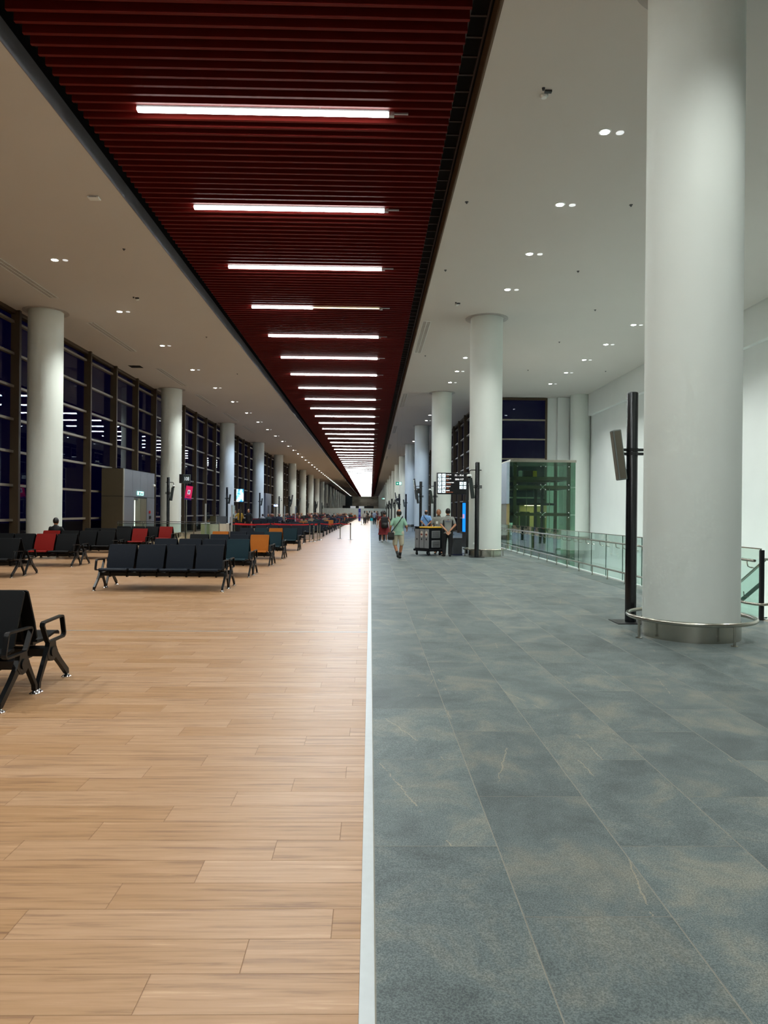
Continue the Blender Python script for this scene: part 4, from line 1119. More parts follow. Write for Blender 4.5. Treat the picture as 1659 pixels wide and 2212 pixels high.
stanchion(FA[2], [FA[3]], 'distant steel stanchion among the crowd, right one with a red belt')
stanchion(FA[3], [], 'distant steel stanchion among the crowd, left one with a red belt')
stanchion(FA[4], [FA[5]], 'distant steel stanchion in the middle of the second red belt')
stanchion(FA[5], [], 'distant steel stanchion at the left end of the second red belt')
stanchion(FA[6], [FA[4]], 'distant steel stanchion at the right end of the second red belt')

# ------------------------------------------------------------------ gate furniture on the left
# grey clad door box against the facade
BX0, BX1, BY0, BY1, BZ = XL + 0.34, -11.95, 34.4, 39.3, 3.62
db = thing('door_box', 'grey metal-clad door lobby box standing against the window wall', 'door lobby', ((BX0 + BX1) / 2, (BY0 + BY1) / 2, 0))
cx_, cy_ = (BX0 + BX1) / 2, (BY0 + BY1) / 2
def DB(name, x0, x1, y0, y1, z0, z1, mat, par=None): return MB().box(x0 - cx_, x1 - cx_, y0 - cy_, y1 - cy_, z0, z1).build(name, mat, par or db)
M_CLAD = paint('grey_cladding', '#70757d', 0.45, 0.3, 0.05)
M_CLADB = paint('brown_cladding', '#4c4331', 0.5, 0.2, 0.06)
DB('core', BX0, BX1 - 0.03, BY0 + 0.03, BY1, 0, BZ - 0.02, M_DGREY)
DB('brown_panel', BX0, BX1 - 0.005, BY0, BY0 + 0.03, 2.27, BZ, M_CLADB); DB('brown_panel', BX0, BX1 - 0.005, BY0, BY0 + 0.03, 0, 2.25, M_CLADB)
DB('roof_panel', BX0, BX1, BY0, BY1, BZ - 0.02, BZ, M_CLAD)
for i in range(4):
    ya, yb_ = BY0 + 0.1 + i * 1.2, BY0 + 0.1 + (i + 1) * 1.2 - 0.015
    DB('cladding_panel', BX1 - 0.03, BX1, ya, min(yb_, BY1), 2.27, BZ, M_CLAD)
DB('cladding_panel', BX1 - 0.03, BX1, BY0 + 0.1, BY0 + 1.5, 0, 2.25, M_CLAD); DB('cladding_panel', BX1 - 0.03, BX1, BY0 + 3.6, BY1, 0, 2.25, M_CLAD)
DB('corner_trim', BX1 - 0.03, BX1 + 0.003, BY0 - 0.003, BY0 + 0.1, 0, BZ, paint('corner_trim', '#a3a296', 0.4, 0.4))
dr = DB('door_leaf', BX1 - 0.03, BX1 - 0.014, BY0 + 1.55, BY0 + 2.55, 0.0, 2.2, paint('olive_door', '#6f7260', 0.4))
DB('glass_strip', BX1 - 0.014, BX1 - 0.009, BY0 + 1.60, BY0 + 1.75, 0.3, 2.1, glow('lit_door_strip', (0.72, 0.82, 0.74), 0.5), dr)
DB('push_bar', BX1 - 0.014, BX1 + 0.06, BY0 + 1.6, BY0 + 2.5, 0.98, 1.04, M_STEEL, dr)
DB('door_leaf', BX1 - 0.03, BX1 - 0.014, BY0 + 2.6, BY0 + 3.55, 0.0, 2.2, paint('brown_door', '#5d5a48', 0.4))
DB('door_closer', BX1 - 0.014, BX1 + 0.06, BY0 + 1.6, BY0 + 1.95, 2.10, 2.18, M_STEEL)
es = DB('lit_exit_sign', BX1 - 0.0, BX1 + 0.04, BY0 + 2.0, BY0 + 2.9, 2.36, 2.56, glow('cyan_exit', (0.30, 0.95, 0.85), 0.9))
DB('pictogram', BX1 + 0.04, BX1 + 0.045, BY0 + 2.2, BY0 + 2.35, 2.38, 2.52, paint('exit_ink', '#0b4a3a', 0.5), es)
DB('pictogram', BX1 + 0.04, BX1 + 0.045, BY0 + 2.5, BY0 + 2.75, 2.40, 2.46, paint('exit_ink2', '#0b4a3a', 0.5), es)
DB('red_call_point', BX1, BX1 + 0.05, BY0 + 3.95, BY0 + 4.1, 1.42, 1.56, paint('call_red', '#a01818', 0.4))
DB('card_reader', BX1, BX1 + 0.05, BY0 + 4.0, BY0 + 4.2, 1.12, 1.28, M_BLACK)
MB().ellipsoid((BX1 - cx_ + 0.06, BY1 - cy_ - 0.25, 2.95), 0.07, 0.07, 0.07, 10, 6).build('camera_dome', M_WHITE, db, smooth=60)
# a paler second lobby farther on
db2 = thing('door_box', 'pale grey door lobby box far along the window wall behind the pole', 'door lobby', (-12.3, 82, 0))
MB().box(-0.7, 0.5, -2.2, 2.2, 0, 3.6).build('body', M_CLAD, db2); MB().box(0.5, 0.52, -0.6, 0.5, 0, 2.2).build('door_leaf', M_DGREY, db2)

# glass barrier in front of the gate
gb = thing('glass_barrier', 'low glass barrier with steel top rail in front of the gate pole', 'barrier', (-9.2, 32.4, 0))
for i in range(4):
    MB().box(-2.3 + i * 1.15 + 0.02, -2.3 + (i + 1) * 1.15 - 0.02, -0.007, 0.007, 0.06, 1.02).build('glass_panel', M_RAILGLASS, gb)
for i in range(5): MB().cyl((-2.3 + i * 1.15, 0, 0), (-2.3 + i * 1.15, 0, 1.06), 0.02, n=8).build('post', M_STEEL, gb)
MB().cyl((-2.32, 0, 1.08), (2.32, 0, 1.08), 0.016, n=10).build('top_rail', M_DGREY, gb)
MB().cyl((-2.32, -0.06, 1.0), (2.32, -0.06, 1.0), 0.012, n=8).build('lower_rail', M_DGREY, gb)

# gate number sign and pink poster on one post
gs = thing('gate_sign', 'black gate sign with lit number 108 on a dark post', 'sign', (-9.35, 36.0, 0))
MB().cyl((0, 0, 0.012), (0, 0, 3.1), 0.05, n=14).build('post', M_BLACK, gs, smooth=40); MB().box(-0.2, 0.2, -0.2, 0.2, 0, 0.012).build('base_plate', M_BLACK, gs)
MB().box(-0.32, -0.10, -0.14, 0.25, 2.98, 3.43).build('side_box', M_BLACK, gs)
hd = MB().box(-0.13, 0.24, -0.16, -0.06, 2.96, 3.42, bev=0.01).build('number_panel', paint('panel_grey', '#2c3638', 0.4), gs)
tx_ = put_text(hd, '108', 0.27, glow('grey_lit_number', (0.75, 0.85, 0.9), 0.22), (0.055, -0.163, 3.19)); tx_.scale = (0.66, 1.0, 1.0)
pk = thing('poster_stand', 'pink poster with a white square emblem mounted under the gate sign', 'poster', (-9.22, 35.8, 0))
MB().cyl((-0.06, 0.0, 0), (-0.06, 0.0, 2.25), 0.028, n=10).build('post', M_STEEL, pk, smooth=40)
M = Matrix.Rotation(math.radians(6), 4, 'Y')
pp = MB().box(-0.16, 0.17, -0.03, 0.0, 2.16, 2.86).build('poster_panel', glow('pink_poster', srgb('#d8205e'), 0.12), pk)
MB().box(-0.05, 0.08, -0.034, -0.03, 2.44, 2.66).build('white_emblem', glow('poster_white', srgb('#e8dcec'), 0.15), pp)
MB().box(-0.01, 0.04, -0.037, -0.034, 2.48, 2.62).build('emblem_mark', paint('poster_violet', '#54308a', 0.5), pp)
MB().box(-0.16, 0.17, -0.034, -0.03, 2.16, 2.24).build('violet_band', paint('poster_band', '#4c2a86', 0.5), pp)
MB().box(-0.07, 0.08, -0.034, -0.03, 2.30, 2.34).build('poster_line', paint('poster_line', '#8c1040', 0.5), pp)

pp.rotation_euler = (0, math.radians(8), 0); pp.location = (-0.30, 0, 0.0)
# gate desks
def desk(x0, x1, y0, y1, label, top=None):
    t = thing('gate_desk', label, 'desk', ((x0 + x1) / 2, (y0 + y1) / 2, 0)); w, d = (x1 - x0) / 2, (y1 - y0) / 2
    M_CR = paint('cream_desk', '#c9c3b2', 0.5); M_OL = paint('olive_desk', '#a9a886', 0.5)
    MB().box(-w, -w * 0.3, -d, d, 0, 0.98).build('side_cabinet', M_OL, t)
    MB().box(-w * 0.3 + 0.01, w, -d - 0.05, d, 0, 0.98).build('front_cabinet', M_CR, t)
    MB().box(w * 0.22, w * 0.24, -d - 0.056, -d - 0.05, 0, 0.98).build('panel_joint', M_ALU, t)
    if top:
        MB().box(-w * 0.28, w * 0.22, -d, -d + 0.04, 0.98, 1.34).build('dark_panel', paint('olive_dark', '#3a3820', 0.4), t)
        MB().box(w * 0.22, w, -d - 0.02, -d + 0.02, 0.98, 1.34).build('slate_panel', paint('slate_panel', '#4c5560', 0.4), t)
        MB().box(w * 0.2, w * 0.23, -d - 0.03, -d + 0.03, 0.98, 1.34).build('divider', M_ALU, t)
    MB().box(-w, w, -d, d, 0.98, 1.0).build('worktop', M_WHITE, t)
    return t
desk(-8.12, -6.9, 34.0, 34.7, 'cream and olive gate desk with a dark upper panel beside the belt', True)
t = thing('service_counter', 'dark service counter with a pale worktop in front of the staff', 'counter', (-9.15, 50.2, 0))
MB().box(-0.55, 0.75, -0.35, 0.35, 0, 1.06).build('body', M_BLACK, t); MB().box(-0.62, 0.6, -0.42, 0.38, 1.06, 1.13).build('worktop', M_GREYP, t); MB().box(-0.72, -0.62, -0.42, 0.38, 0, 1.15).build('side_panel', M_GREYP, t)
MB().box(-0.15, 0.05, -0.2, -0.05, 1.13, 1.28).build('bottle_holder', paint('cyan_plastic', '#4fa8b8', 0.4), t)
def gate_post(x, y, h, label, lean=0.0):
    t = thing('glass_gate_post', label, 'post', (x, y, 0))
    MB().box(-0.035, 0.035, -0.03, 0.03, 0, h).build('post', M_ALU, t); MB().box(-0.10, 0.10, -0.10, 0.10, 0, 0.012).build('base_plate', M_ALU, t)
    MB().box(-0.012, 0.012, 0.03, 0.75, 0.1, h - 0.02).build('glass_leaf', M_RAILGLASS, t)
gate_post(-7.75, 33.4, 1.93, 'tall pale metal gate post beside the cream gate desk')
gate_post(-6.95, 35.6, 1.90, 'thin pale metal gate post at the left end of the belt')
gate_post(-8.5, 70.0, 2.1, 'distant pale metal gate post, left of a pair in the crowd')
gate_post(-7.2, 68.0, 2.1, 'distant pale metal gate post, right of a pair in the crowd')

# portrait screens
def portrait_screen(x, y, z0, z1, w, mat, label):
    t = thing('portrait_screen', label, 'screen', (x, y, 0))
    MB().cyl((0, 0.05, 0), (0, 0.05, z0 + 0.2), 0.05, n=12).build('post', M_BLACK, t); MB().box(-0.2, 0.2, -0.15, 0.25, 0, 0.012).build('base_plate', M_BLACK, t)
    MB().box(-w/2 - 0.03, w/2 + 0.03, -0.04, 0.05, z0 - 0.04, z1 + 0.03).build('case', M_BLACK, t); MB().box(-w/2, w/2, -0.046, -0.04, z0, z1).build('display', mat, t)
    return t
portrait_screen(-8.15, 44.3, 2.17, 2.96, 0.44, screen_mat('sky_screen', '#1d7fc8', '#7fd0ec', '#f4fbff', 0.55, 3.5), 'bright portrait screen showing blue sky and white shapes above the counter')
portrait_screen(-10.95, 82.0, 2.1, 2.35, 0.5, screen_mat('white_screen', '#4060c0', '#b8c8f0', '#ffffff', 0.5, 4), 'small distant screen glowing white and blue by the pale door box')

# ------------------------------------------------------------------ cleaning trolley and bin on the walkway
tr = thing('cleaning_trolley', 'black cleaning trolley with grey doors and a yellow lid', 'trolley', (2.22, 26.85, 0), math.radians(38))
M_TB = paint('trolley_black', '#0b0e14', 0.5, 0, 0.1, 8, 0, 0.2); M_TG = paint('trolley_grey', '#8b8d8f', 0.5)
MB().box(-0.33, 0.33, -0.40, 0.40, 0.20, 1.03, bev=0.015).build('body', M_TB, tr)
MB().box(-0.37, 0.37, -0.44, 0.44, 0.16, 0.24, bev=0.015).build('base_deck', M_TB, tr)
MB().box(-0.35, 0.35, 0.14, 0.43, 1.03, 1.09, bev=0.02).build('black_lid', M_TB, tr)
MB().box(-0.35, 0.35, -0.43, 0.14, 1.03, 1.08, bev=0.02).build('yellow_lid', paint('yellow_lid', '#e8b310', 0.45), tr)
trolley_doors = []
for i in range(3):
    y_ = -0.27 + i * 0.265
    d_ = MB().box(-0.352, -0.33, y_ - 0.115, y_ + 0.115, 0.27, 0.99, bev=0.006).build('door', M_TG, tr)
    if i < 2:
        M = Matrix.Translation((-0.355, y_, 0.80)); m = MB(); m.cyl((0, 0, 0), (0.004, 0, 0), 0.07, n=18, ry=1.0); m2 = MB().merge(m, M @ Matrix.Diagonal((1, 1, 1.7, 1))); m2.build('oval_sticker', paint('sticker_cream', '#d8cfc0', 0.5), d_)
        MB().box(-0.361, -0.357, y_ - 0.05, y_ + 0.05, 0.76, 0.82).build('sticker_band', paint('sticker_red', '#7a2c28', 0.5), d_)
    MB().box(-0.362, -0.352, y_ - 0.02, y_ + 0.02, 0.58, 0.64).build('latch', M_TB, d_)
for z in (0.30, 0.66):
    v = MB().box(-0.21, 0.21, -0.418, -0.40, z, z + 0.27, bev=0.005).build('side_vent', M_TG, tr)
    m = MB()
    for q in range(5): m.box(-0.18, 0.18, -0.424, -0.418, z + 0.03 + q * 0.045, z + 0.05 + q * 0.045)
    m.build('vent_slats', M_DGREY, v)
for (x, y_) in ((-0.28, -0.34), (0.28, -0.34), (-0.28, 0.34), (0.28, 0.34)):
    c_ = MB().box(x - 0.025, x + 0.025, y_ - 0.03, y_ + 0.03, 0.06, 0.16).build('caster_fork', M_DGREY, tr)
    MB().cyl((x - 0.018, y_, 0.055), (x + 0.018, y_, 0.055), 0.055, n=16).build('wheel', M_TB, c_)
bn = thing('waste_bin', 'dark grey rectangular waste bin beside the second right column', 'bin', (3.30, 26.95, 0), math.radians(8))
MB().box(-0.17, 0.17, -0.22, 0.22, 0.03, 0.62, bev=0.01).build('body', paint('bin_grey', '#4a4c50', 0.4, 0.3), bn)
MB().box(-0.18, 0.18, -0.23, 0.23, 0.0, 0.05).build('plinth', paint('bin_blue', '#18204a', 0.5), bn)
MB().box(-0.175, 0.175, -0.225, 0.225, 0.62, 0.66, bev=0.01).build('lid', M_DGREY, bn); MB().box(-0.1, 0.1, -0.09, 0.09, 0.66, 0.662).build('opening', M_BLACK, bn)

# ------------------------------------------------------------------ far end: partition and hanging band
pt = thing('white_partition', 'row of pale grey partition panels closing the hall far ahead', 'partition', (-3.0, 166, 0))
me_pp = MB().box(-0.49, 0.49, -0.03, 0.03, 0, 2.36).mesh('panel', paint('partition_panel', '#c6d2d0', 0.6))
for i in range(16): obj('panel', me_pp, pt, (-7.5 + i, 0, 0))
bd2 = thing('dark_bulkhead', 'black horizontal band hanging above the partition at the far end', 'bulkhead', (-4.2, 300, 0))
MB().box(-7.6, 5.6, -0.2, 0.2, 3.0, 4.0).build('band', M_BLACK, bd2)
for x in (-7, -1, 5): MB().box(x - 0.3, x + 0.3, -0.2, 0.2, 0, 3.0).build('support', M_BLACK, bd2)
for k, x in enumerate((-5.9, -3.0)):
    t = thing('lit_panel', 'small lit white panel under the black band, %s one' % ('left', 'right')[k], 'panel', (x, 240, 2.55)); MB().box(-0.9, 0.9, -0.05, 0.05, -0.1, 0.9).build('face', glow('panel_white_%d' % k, (0.85, 0.9, 0.95), 0.12), t); MB().cyl((0, 0.06, -2.55), (0, 0.06, 0.2), 0.05, n=8).build('post', M_BLACK, t)
t = thing('blue_rollup_banner', 'tall blue roll-up banner standing far down the aisle', 'banner', (-1.8, 118, 0))
MB().box(-0.19, 0.19, -0.02, 0.02, 0.06, 2.1).build('banner_sheet', paint('banner_blue', '#26309a', 0.5), t); MB().box(-0.22, 0.22, -0.1, 0.1, 0, 0.06).build('foot', M_ALU, t); MB().box(-0.12, 0.12, -0.024, -0.02, 1.1, 1.5).build('banner_print', paint('banner_print', '#8090d0', 0.5), t)
# ------------------------------------------------------------------ people
def remesh(mb, voxel, name, mats, smooth_it=4):
    me = bpy.data.meshes.new('tmp'); me.from_pydata(mb.v, [], mb.f)
    bm = bmesh.new(); bm.from_mesh(me); bmesh.ops.recalc_face_normals(bm, faces=bm.faces); bm.to_mesh(me); bm.free()
    o = bpy.data.objects.new('tmp', me); TS.collection.objects.link(o)
    r = o.modifiers.new('r', 'REMESH'); r.mode = 'VOXEL'; r.voxel_size = voxel
    if smooth_it:
        s_ = o.modifiers.new('s', 'SMOOTH'); s_.factor = 0.5; s_.iterations = smooth_it
    dg = side_depsgraph()
    out = bpy.data.meshes.new_from_object(o.evaluated_get(dg)); out.name = name
    bpy.data.objects.remove(o); bpy.data.meshes.remove(me)
    out.materials.clear(); out.materials.append(mats); out.shade_smooth()
    return out
V = Vector
def lerp(a, b_, t): return V(a) * (1 - t) + V(b_) * t
def torso_rings(P, grow=0.0, z_from=0, z_to=99):
    pel = V(P['pelvis']); top = V(P['neck'])
    fat = P.get('fat', 1.0); belly = P.get('belly', 0.0)
    tab = [(0.0, 0.150, 0.100, 0), (0.12, 0.165, 0.118, 0), (0.34, 0.156, 0.112, 0.5), (0.58, 0.164, 0.118, 0.3), (0.80, 0.172, 0.104, 0), (0.90, 0.150, 0.082, 0), (1.0, 0.075, 0.065, 0)]
    rings = []
    d = (top - pel).normalized(); xa = V((1, 0, 0)); ya = d.cross(xa).normalized(); ya = -ya if ya.y < 0 else ya
    for (t, rx, ry, bl) in tab:
        if not (z_from <= t <= z_to): continue
        c_ = lerp(pel, top, t) + ya * belly * bl
        rx_, ry_ = rx * fat + grow, ry * fat + grow + belly * bl
        rings.append([c_ + xa * (rx_ * math.cos(2*PI*i/20)) + ya * (ry_ * math.sin(2*PI*i/20)) for i in range(20)])
    return rings
def hand(mb, wrist, dirn, palm, side, k=1.0):
    w, d = V(wrist), V(dirn).normalized(); p = V(palm); p = (p - d * p.dot(d)).normalized(); lat = d.cross(p).normalized() * side
    mb.capsule(w, 0.024 * k, w + d * 0.075 * k, 0.034 * k, 10, p, 0.55)
    for i, (o, l) in enumerate(((-0.030, 0.070), (-0.010, 0.080), (0.010, 0.074), (0.030, 0.058))):
        a = w + d * 0.085 * k + lat * o * k; b_ = a + d * l * 0.55 * k + p * 0.010 * k; c_ = b_ + (d * 0.8 + p * 0.6) * l * 0.5 * k
        mb.capsule(a, 0.0105 * k, b_, 0.0095 * k, 8); mb.capsule(b_, 0.0095 * k, c_, 0.008 * k, 8)
    a = w + d * 0.03 * k - lat * 0.03 * k; b_ = a + d * 0.035 * k - lat * 0.025 * k + p * 0.012 * k; c_ = b_ + d * 0.03 * k + p * 0.012 * k
    mb.capsule(a, 0.013 * k, b_, 0.011 * k, 8); mb.capsule(b_, 0.011 * k, c_, 0.009 * k, 8)
def head_parts(mb, P):
    n, h = V(P['neck']), V(P['head']); f_ = V(P.get('gaze', (0, 1, 0))).normalized()
    mb.capsule(n - V((0, 0, 0.04)), 0.060, lerp(n, h, 0.6), 0.052, 12)
    u = f_; x = V((0, 0, 1)).cross(u).normalized() * -1; z = x.cross(u).normalized(); z = z if z.z > 0 else -z
    Mx = Matrix((x, u, z)).transposed()
    mb.ellipsoid(h + z * 0.012, 0.086, 0.105, 0.120, 18, 12, M=Mx)
    mb.ellipsoid(h + u * 0.022 - z * 0.055, 0.058, 0.071, 0.066, 14, 8, M=Mx)
    mb.capsule(h + u * 0.097 + z * 0.006, 0.010, h + u * 0.112 - z * 0.026, 0.015, 8)
    for s_ in (-1, 1): mb.ellipsoid(h + x * s_ * 0.085 - u * 0.006 - z * 0.008, 0.012, 0.022, 0.032, 8, 6, M=Mx)
    return x, u, z
def limb_pts(P, side):
    sx = -1 if side == 0 else 1
    sh = lerp(P['pelvis'], P['neck'], 0.87) + V((sx * 0.172 * P.get('fat', 1.0), 0, -0.01)); el, wr = P['arms'][side][:2]
    return sh, V(el), V(wr)
def make_person(label, loc, rotz, P, spec, voxel=0.010, group=None, joined=None):
    skin, top_m, leg_m, shoe_m, hair_m = spec['skin'], spec['top'], spec['legs'], spec['shoes'], spec['hair']
    fat = P.get('fat', 1.0)
    body = MB(); body.loft(torso_rings(P, -0.012)); x, u, z = head_parts(body, P)
    for s_ in (0, 1):
        sx = -1 if s_ == 0 else 1
        sh, el, wr = limb_pts(P, s_)
        body.capsule(sh, 0.050, el, 0.040, 12); body.capsule(el, 0.040, wr, 0.027, 12)
        hd_ = P['arms'][s_][2] if len(P['arms'][s_]) > 2 else wr - el
        pm_ = P['arms'][s_][3] if len(P['arms'][s_]) > 3 else (-sx, 0, 0)
        hand(body, wr + (wr - el).normalized() * 0.012, hd_, pm_, sx)
        kn, an, toe = [V(q) for q in P['legs'][s_]]
        hp = V(P['pelvis']) + V((sx * 0.088 * fat, 0, 0.02))
        body.capsule(hp, 0.082 * fat, kn, 0.056, 12); body.capsule(kn, 0.056, lerp(kn, an, 0.35), 0.056, 12); body.capsule(lerp(kn, an, 0.35), 0.056, an, 0.037, 12)
        body.capsule(an, 0.036, an + toe * 0.15 + V((0, 0, -an.z * 0.0 - 0.05)), 0.03, 10)
    bme = remesh(body, voxel, 'body', skin)
    t = thing('person', label, 'person', loc, rotz, group)
    bo = obj('body', bme, t)
    # shirt
    sh_ = MB()
    rg = torso_rings(P, 0.012)
    if P['pelvis'][2] > 0.7: c0 = V(P['pelvis']); rg = [[c0 + (v - c0) * 1.16 + V((0, 0, -0.07)) for v in rg[0]], [c0 + (v - c0) * 1.10 for v in rg[0]]] + rg[1:]      # hem hangs below the hips of a standing figure
    sh_.loft(rg)
    if P.get('collar', True): sh_.capsule(V(P['neck']) - V((0, 0, 0.03)), 0.07, V(P['neck']) - V((0, 0, 0.005)), 0.064, 12)
    for s_ in (0, 1):
        a, el, wr = limb_pts(P, s_)
        if P.get('sleeve', 'short') == 'short':
            sh_.capsule(a, 0.060 * fat ** 0.5, lerp(a, el, 0.75), 0.056, 12)
        elif P['sleeve'] == 'long':
            sh_.capsule(a, 0.060, el, 0.052, 12); sh_.capsule(el, 0.054, lerp(el, wr, 0.95), 0.042, 12)
        else:
            sh_.capsule(a, 0.055, lerp(a, el, 0.15), 0.055, 12)
    obj('shirt', remesh(sh_, voxel * 1.2, 'shirt', top_m, 3), t)
    # trousers, shorts or dress
    pm = MB(); kind = P.get('bottom', 'long')
    if kind == 'dress':
        pel = V(P['pelvis']); rings = []
        for zz_, r1, r2 in ((0.30, 0.165, 0.125), (0.12, 0.20, 0.16), (-0.10, 0.25, 0.20), (-0.30, 0.30, 0.24), (-0.46, 0.335, 0.265)):
            rings.append([V((r1 * math.cos(2*PI*i/28) * (1 + 0.05 * math.sin(6 * 2*PI*i/28) * max(0, -zz_) * 2), r2 * math.sin(2*PI*i/28) * (1 + 0.05 * math.cos(5 * 2*PI*i/28) * max(0, -zz_) * 2), pel.z + zz_)) + V((pel.x, pel.y, 0)) for i in range(28)])
        pm.loft(rings[::-1]); obj('dress_skirt', pm.mesh('dress_skirt', leg_m, 60), t)
    else:
        pm.loft(torso_rings(P, 0.008, 0.0, 0.36))
        for s_ in (0, 1):
            sx = -1 if s_ == 0 else 1
            kn, an, toe = [V(q) for q in P['legs'][s_]]; hp = V(P['pelvis']) + V((sx * 0.088 * fat, 0, 0.02))
            if kind == 'shorts':
                pm.capsule(hp, 0.105 * fat, lerp(hp, kn, 0.92), 0.082 * fat, 14)
            else:
                pm.capsule(hp, 0.106 * fat, kn, 0.084, 14); pm.capsule(kn, 0.084, lerp(kn, an, 0.95), 0.066, 14)
        obj('shorts' if kind == 'shorts' else 'trousers', remesh(pm, voxel * 1.2, 'trousers', leg_m, 3), t)
    for s_ in (0, 1):
        kn, an, toe = [V(q) for q in P['legs'][s_]]; toe = toe.normalized()
        m = MB(); heel = an - toe * 0.045 + V((0, 0, -0.045)); tip = an + toe * 0.16 + V((0, 0, -0.052)); lat = V((0, 0, 1)).cross(toe)
        m.capsule(heel, 0.042, lerp(heel, tip, 0.55), 0.046, 12, (0, 0, 1), 0.85); m.capsule(lerp(heel, tip, 0.5), 0.046, tip, 0.036, 12, (0, 0, 1), 0.7); m.capsule(heel + V((0, 0, 0.02)), 0.042, an + V((0, 0, 0.01)), 0.044, 12)
        obj('shoe', remesh(m, 0.011, 'shoe', shoe_m, 2), t)
    # hair
    h = V(P['head']); Mx = Matrix((x, u, z)).transposed(); hr = MB(); hk = P.get('hair', 'short')
    if hk == 'short': hr.ellipsoid(h - u * 0.016 + z * 0.020, 0.0915, 0.104, 0.118, 18, 12, M=Mx, z0=-0.66)
    elif hk == 'bald': 
        hr.ellipsoid(h - u * 0.022 + z * 0.006, 0.0925, 0.103, 0.120, 18, 10, M=Mx, z0=-0.68, z1=0.52)
    elif hk == 'long':
        hr.ellipsoid(h - u * 0.018 + z * 0.022, 0.094, 0.105, 0.115, 18, 12, M=Mx, z0=-0.55); hr.capsule(h - u * 0.05, 0.085, h - u * 0.075 - z * 0.22, 0.06, 14)
    elif hk == 'bun':
        hr.ellipsoid(h - u * 0.018 + z * 0.022, 0.0925, 0.103, 0.114, 18, 12, M=Mx, z0=-0.55); hr.ellipsoid(h - u * 0.06 + z * 0.115, 0.045, 0.045, 0.04, 12, 8)
    obj('hair', hr.mesh('hair', hair_m, 60), t)
    if spec.get('face', True):
        for s_ in (-1, 1):
            MB().ellipsoid(h + x * s_ * 0.033 + u * 0.090 + z * 0.006, 0.013, 0.010, 0.008, 8, 6, M=Mx).build('eye', M_INK, bo)
            MB().box(-0.02, 0.02, -0.003, 0.004, -0.004, 0.004, 0, Matrix.Translation(h + x * s_ * 0.033 + u * 0.096 + z * 0.026) @ Mx.to_4x4()).build('eyebrow', hair_m, bo)
        MB().ellipsoid(h + u * 0.090 - z * 0.058, 0.024, 0.008, 0.006, 10, 6, M=Mx).build('mouth', paint('lip', '#7d4038', 0.5), bo)
    return t
SK1 = paint('skin_warm', '#c08a6a', 0.55, 0, 0.06, 10); SK2 = paint('skin_tan', '#a8714f', 0.55, 0, 0.06, 10)
HB = paint('hair_black', '#120e0c', 0.5); HBR = paint('hair_brown', '#2a1a12', 0.5)
SHB = paint('shoe_black', '#0e0e10', 0.5); SHW = paint('shoe_white', '#c9c7c2', 0.5)
TRB = paint('trousers_black', '#0f1014', 0.75)
def stand(**kw):
    P = dict(pelvis=(0, 0, 0.90), neck=(0, 0.0, 1.46), head=(0, 0.015, 1.605), arms=[((-0.27, -0.02, 1.12), (-0.28, 0.05, 0.87)), ((0.27, -0.02, 1.12), (0.28, 0.05, 0.87))],
             legs=[((-0.10, 0.01, 0.50), (-0.11, 0.0, 0.09), (-0.15, 1, 0)), ((0.10, 0.01, 0.50), (0.11, 0.0, 0.09), (0.15, 1, 0))])
    P.update(kw); return P
BACKH = [((-0.27, -0.09, 1.14), (-0.07, -0.165, 0.93), (0.5, -0.1, -0.8), (0, -1, 0)), ((0.27, -0.09, 1.14), (0.07, -0.165, 0.93), (-0.5, -0.1, -0.8), (0, -1, 0))]

# man in the mint shirt, walking away
p_mint = make_person('man in a mint polo shirt and beige shorts walking away down the walkway', (0.98, 24.45, 0), math.radians(-4),
    stand(pelvis=(0, 0, 0.89), neck=(0.0, 0.03, 1.44), head=(0.01, 0.05, 1.585), fat=1.05, belly=0.05, bottom='shorts', hair='bald',
          arms=[((-0.27, -0.05, 1.12), (-0.30, 0.03, 0.88)), ((0.28, -0.03, 1.13), (0.29, 0.19, 1.03))],
          legs=[((-0.12, 0.06, 0.49), (-0.01, -0.10, 0.14), (0.1, 1, -0.25)), ((0.11, 0.05, 0.50), (0.05, 0.14, 0.09), (0.15, 1, 0))]),
    dict(skin=SK2, top=paint('mint_shirt', '#8fb8a0', 0.8), legs=paint('beige_shorts', '#c6bfa6', 0.8), shoes=SHB, hair=HB), 0.008)
for s_, (kn, an) in enumerate((((-0.12, 0.06, 0.49), (-0.01, -0.10, 0.14)), ((0.11, 0.05, 0.50), (0.05, 0.14, 0.09)))):
    MB().capsule(lerp(kn, an, 0.68), 0.050, an, 0.042, 12).build('sock', SHB, p_mint, smooth=60)
bag = thing('shoulder_bag', 'dark shoulder bag hanging at the left hip of the man in mint', 'bag', (0.98, 24.45, 0), math.radians(-4))
MB().box(-0.36, -0.14, -0.24, -0.13, 0.66, 0.92, bev=0.03).build('bag_body', paint('bag_dark', '#23211f', 0.6), bag, smooth=50)
MB().box(-0.355, -0.145, -0.252, -0.235, 0.76, 0.925, bev=0.008).build('flap', paint('bag_flap', '#2c2a27', 0.6), bag)
st_p = [(-0.24, -0.20, 0.92), (-0.15, -0.215, 1.05), (-0.04, -0.205, 1.20), (0.06, -0.17, 1.34), (0.13, -0.08, 1.46), (0.14, 0.02, 1.48), (0.10, 0.16, 1.34), (-0.05, 0.24, 1.15), (-0.24, 0.16, 0.96), (-0.33, -0.05, 0.90), (-0.30, -0.17, 0.90)]
MB().tube(st_p, 0.016, 6).build('strap', paint('bag_strap', '#1c1b1a', 0.6), bag)

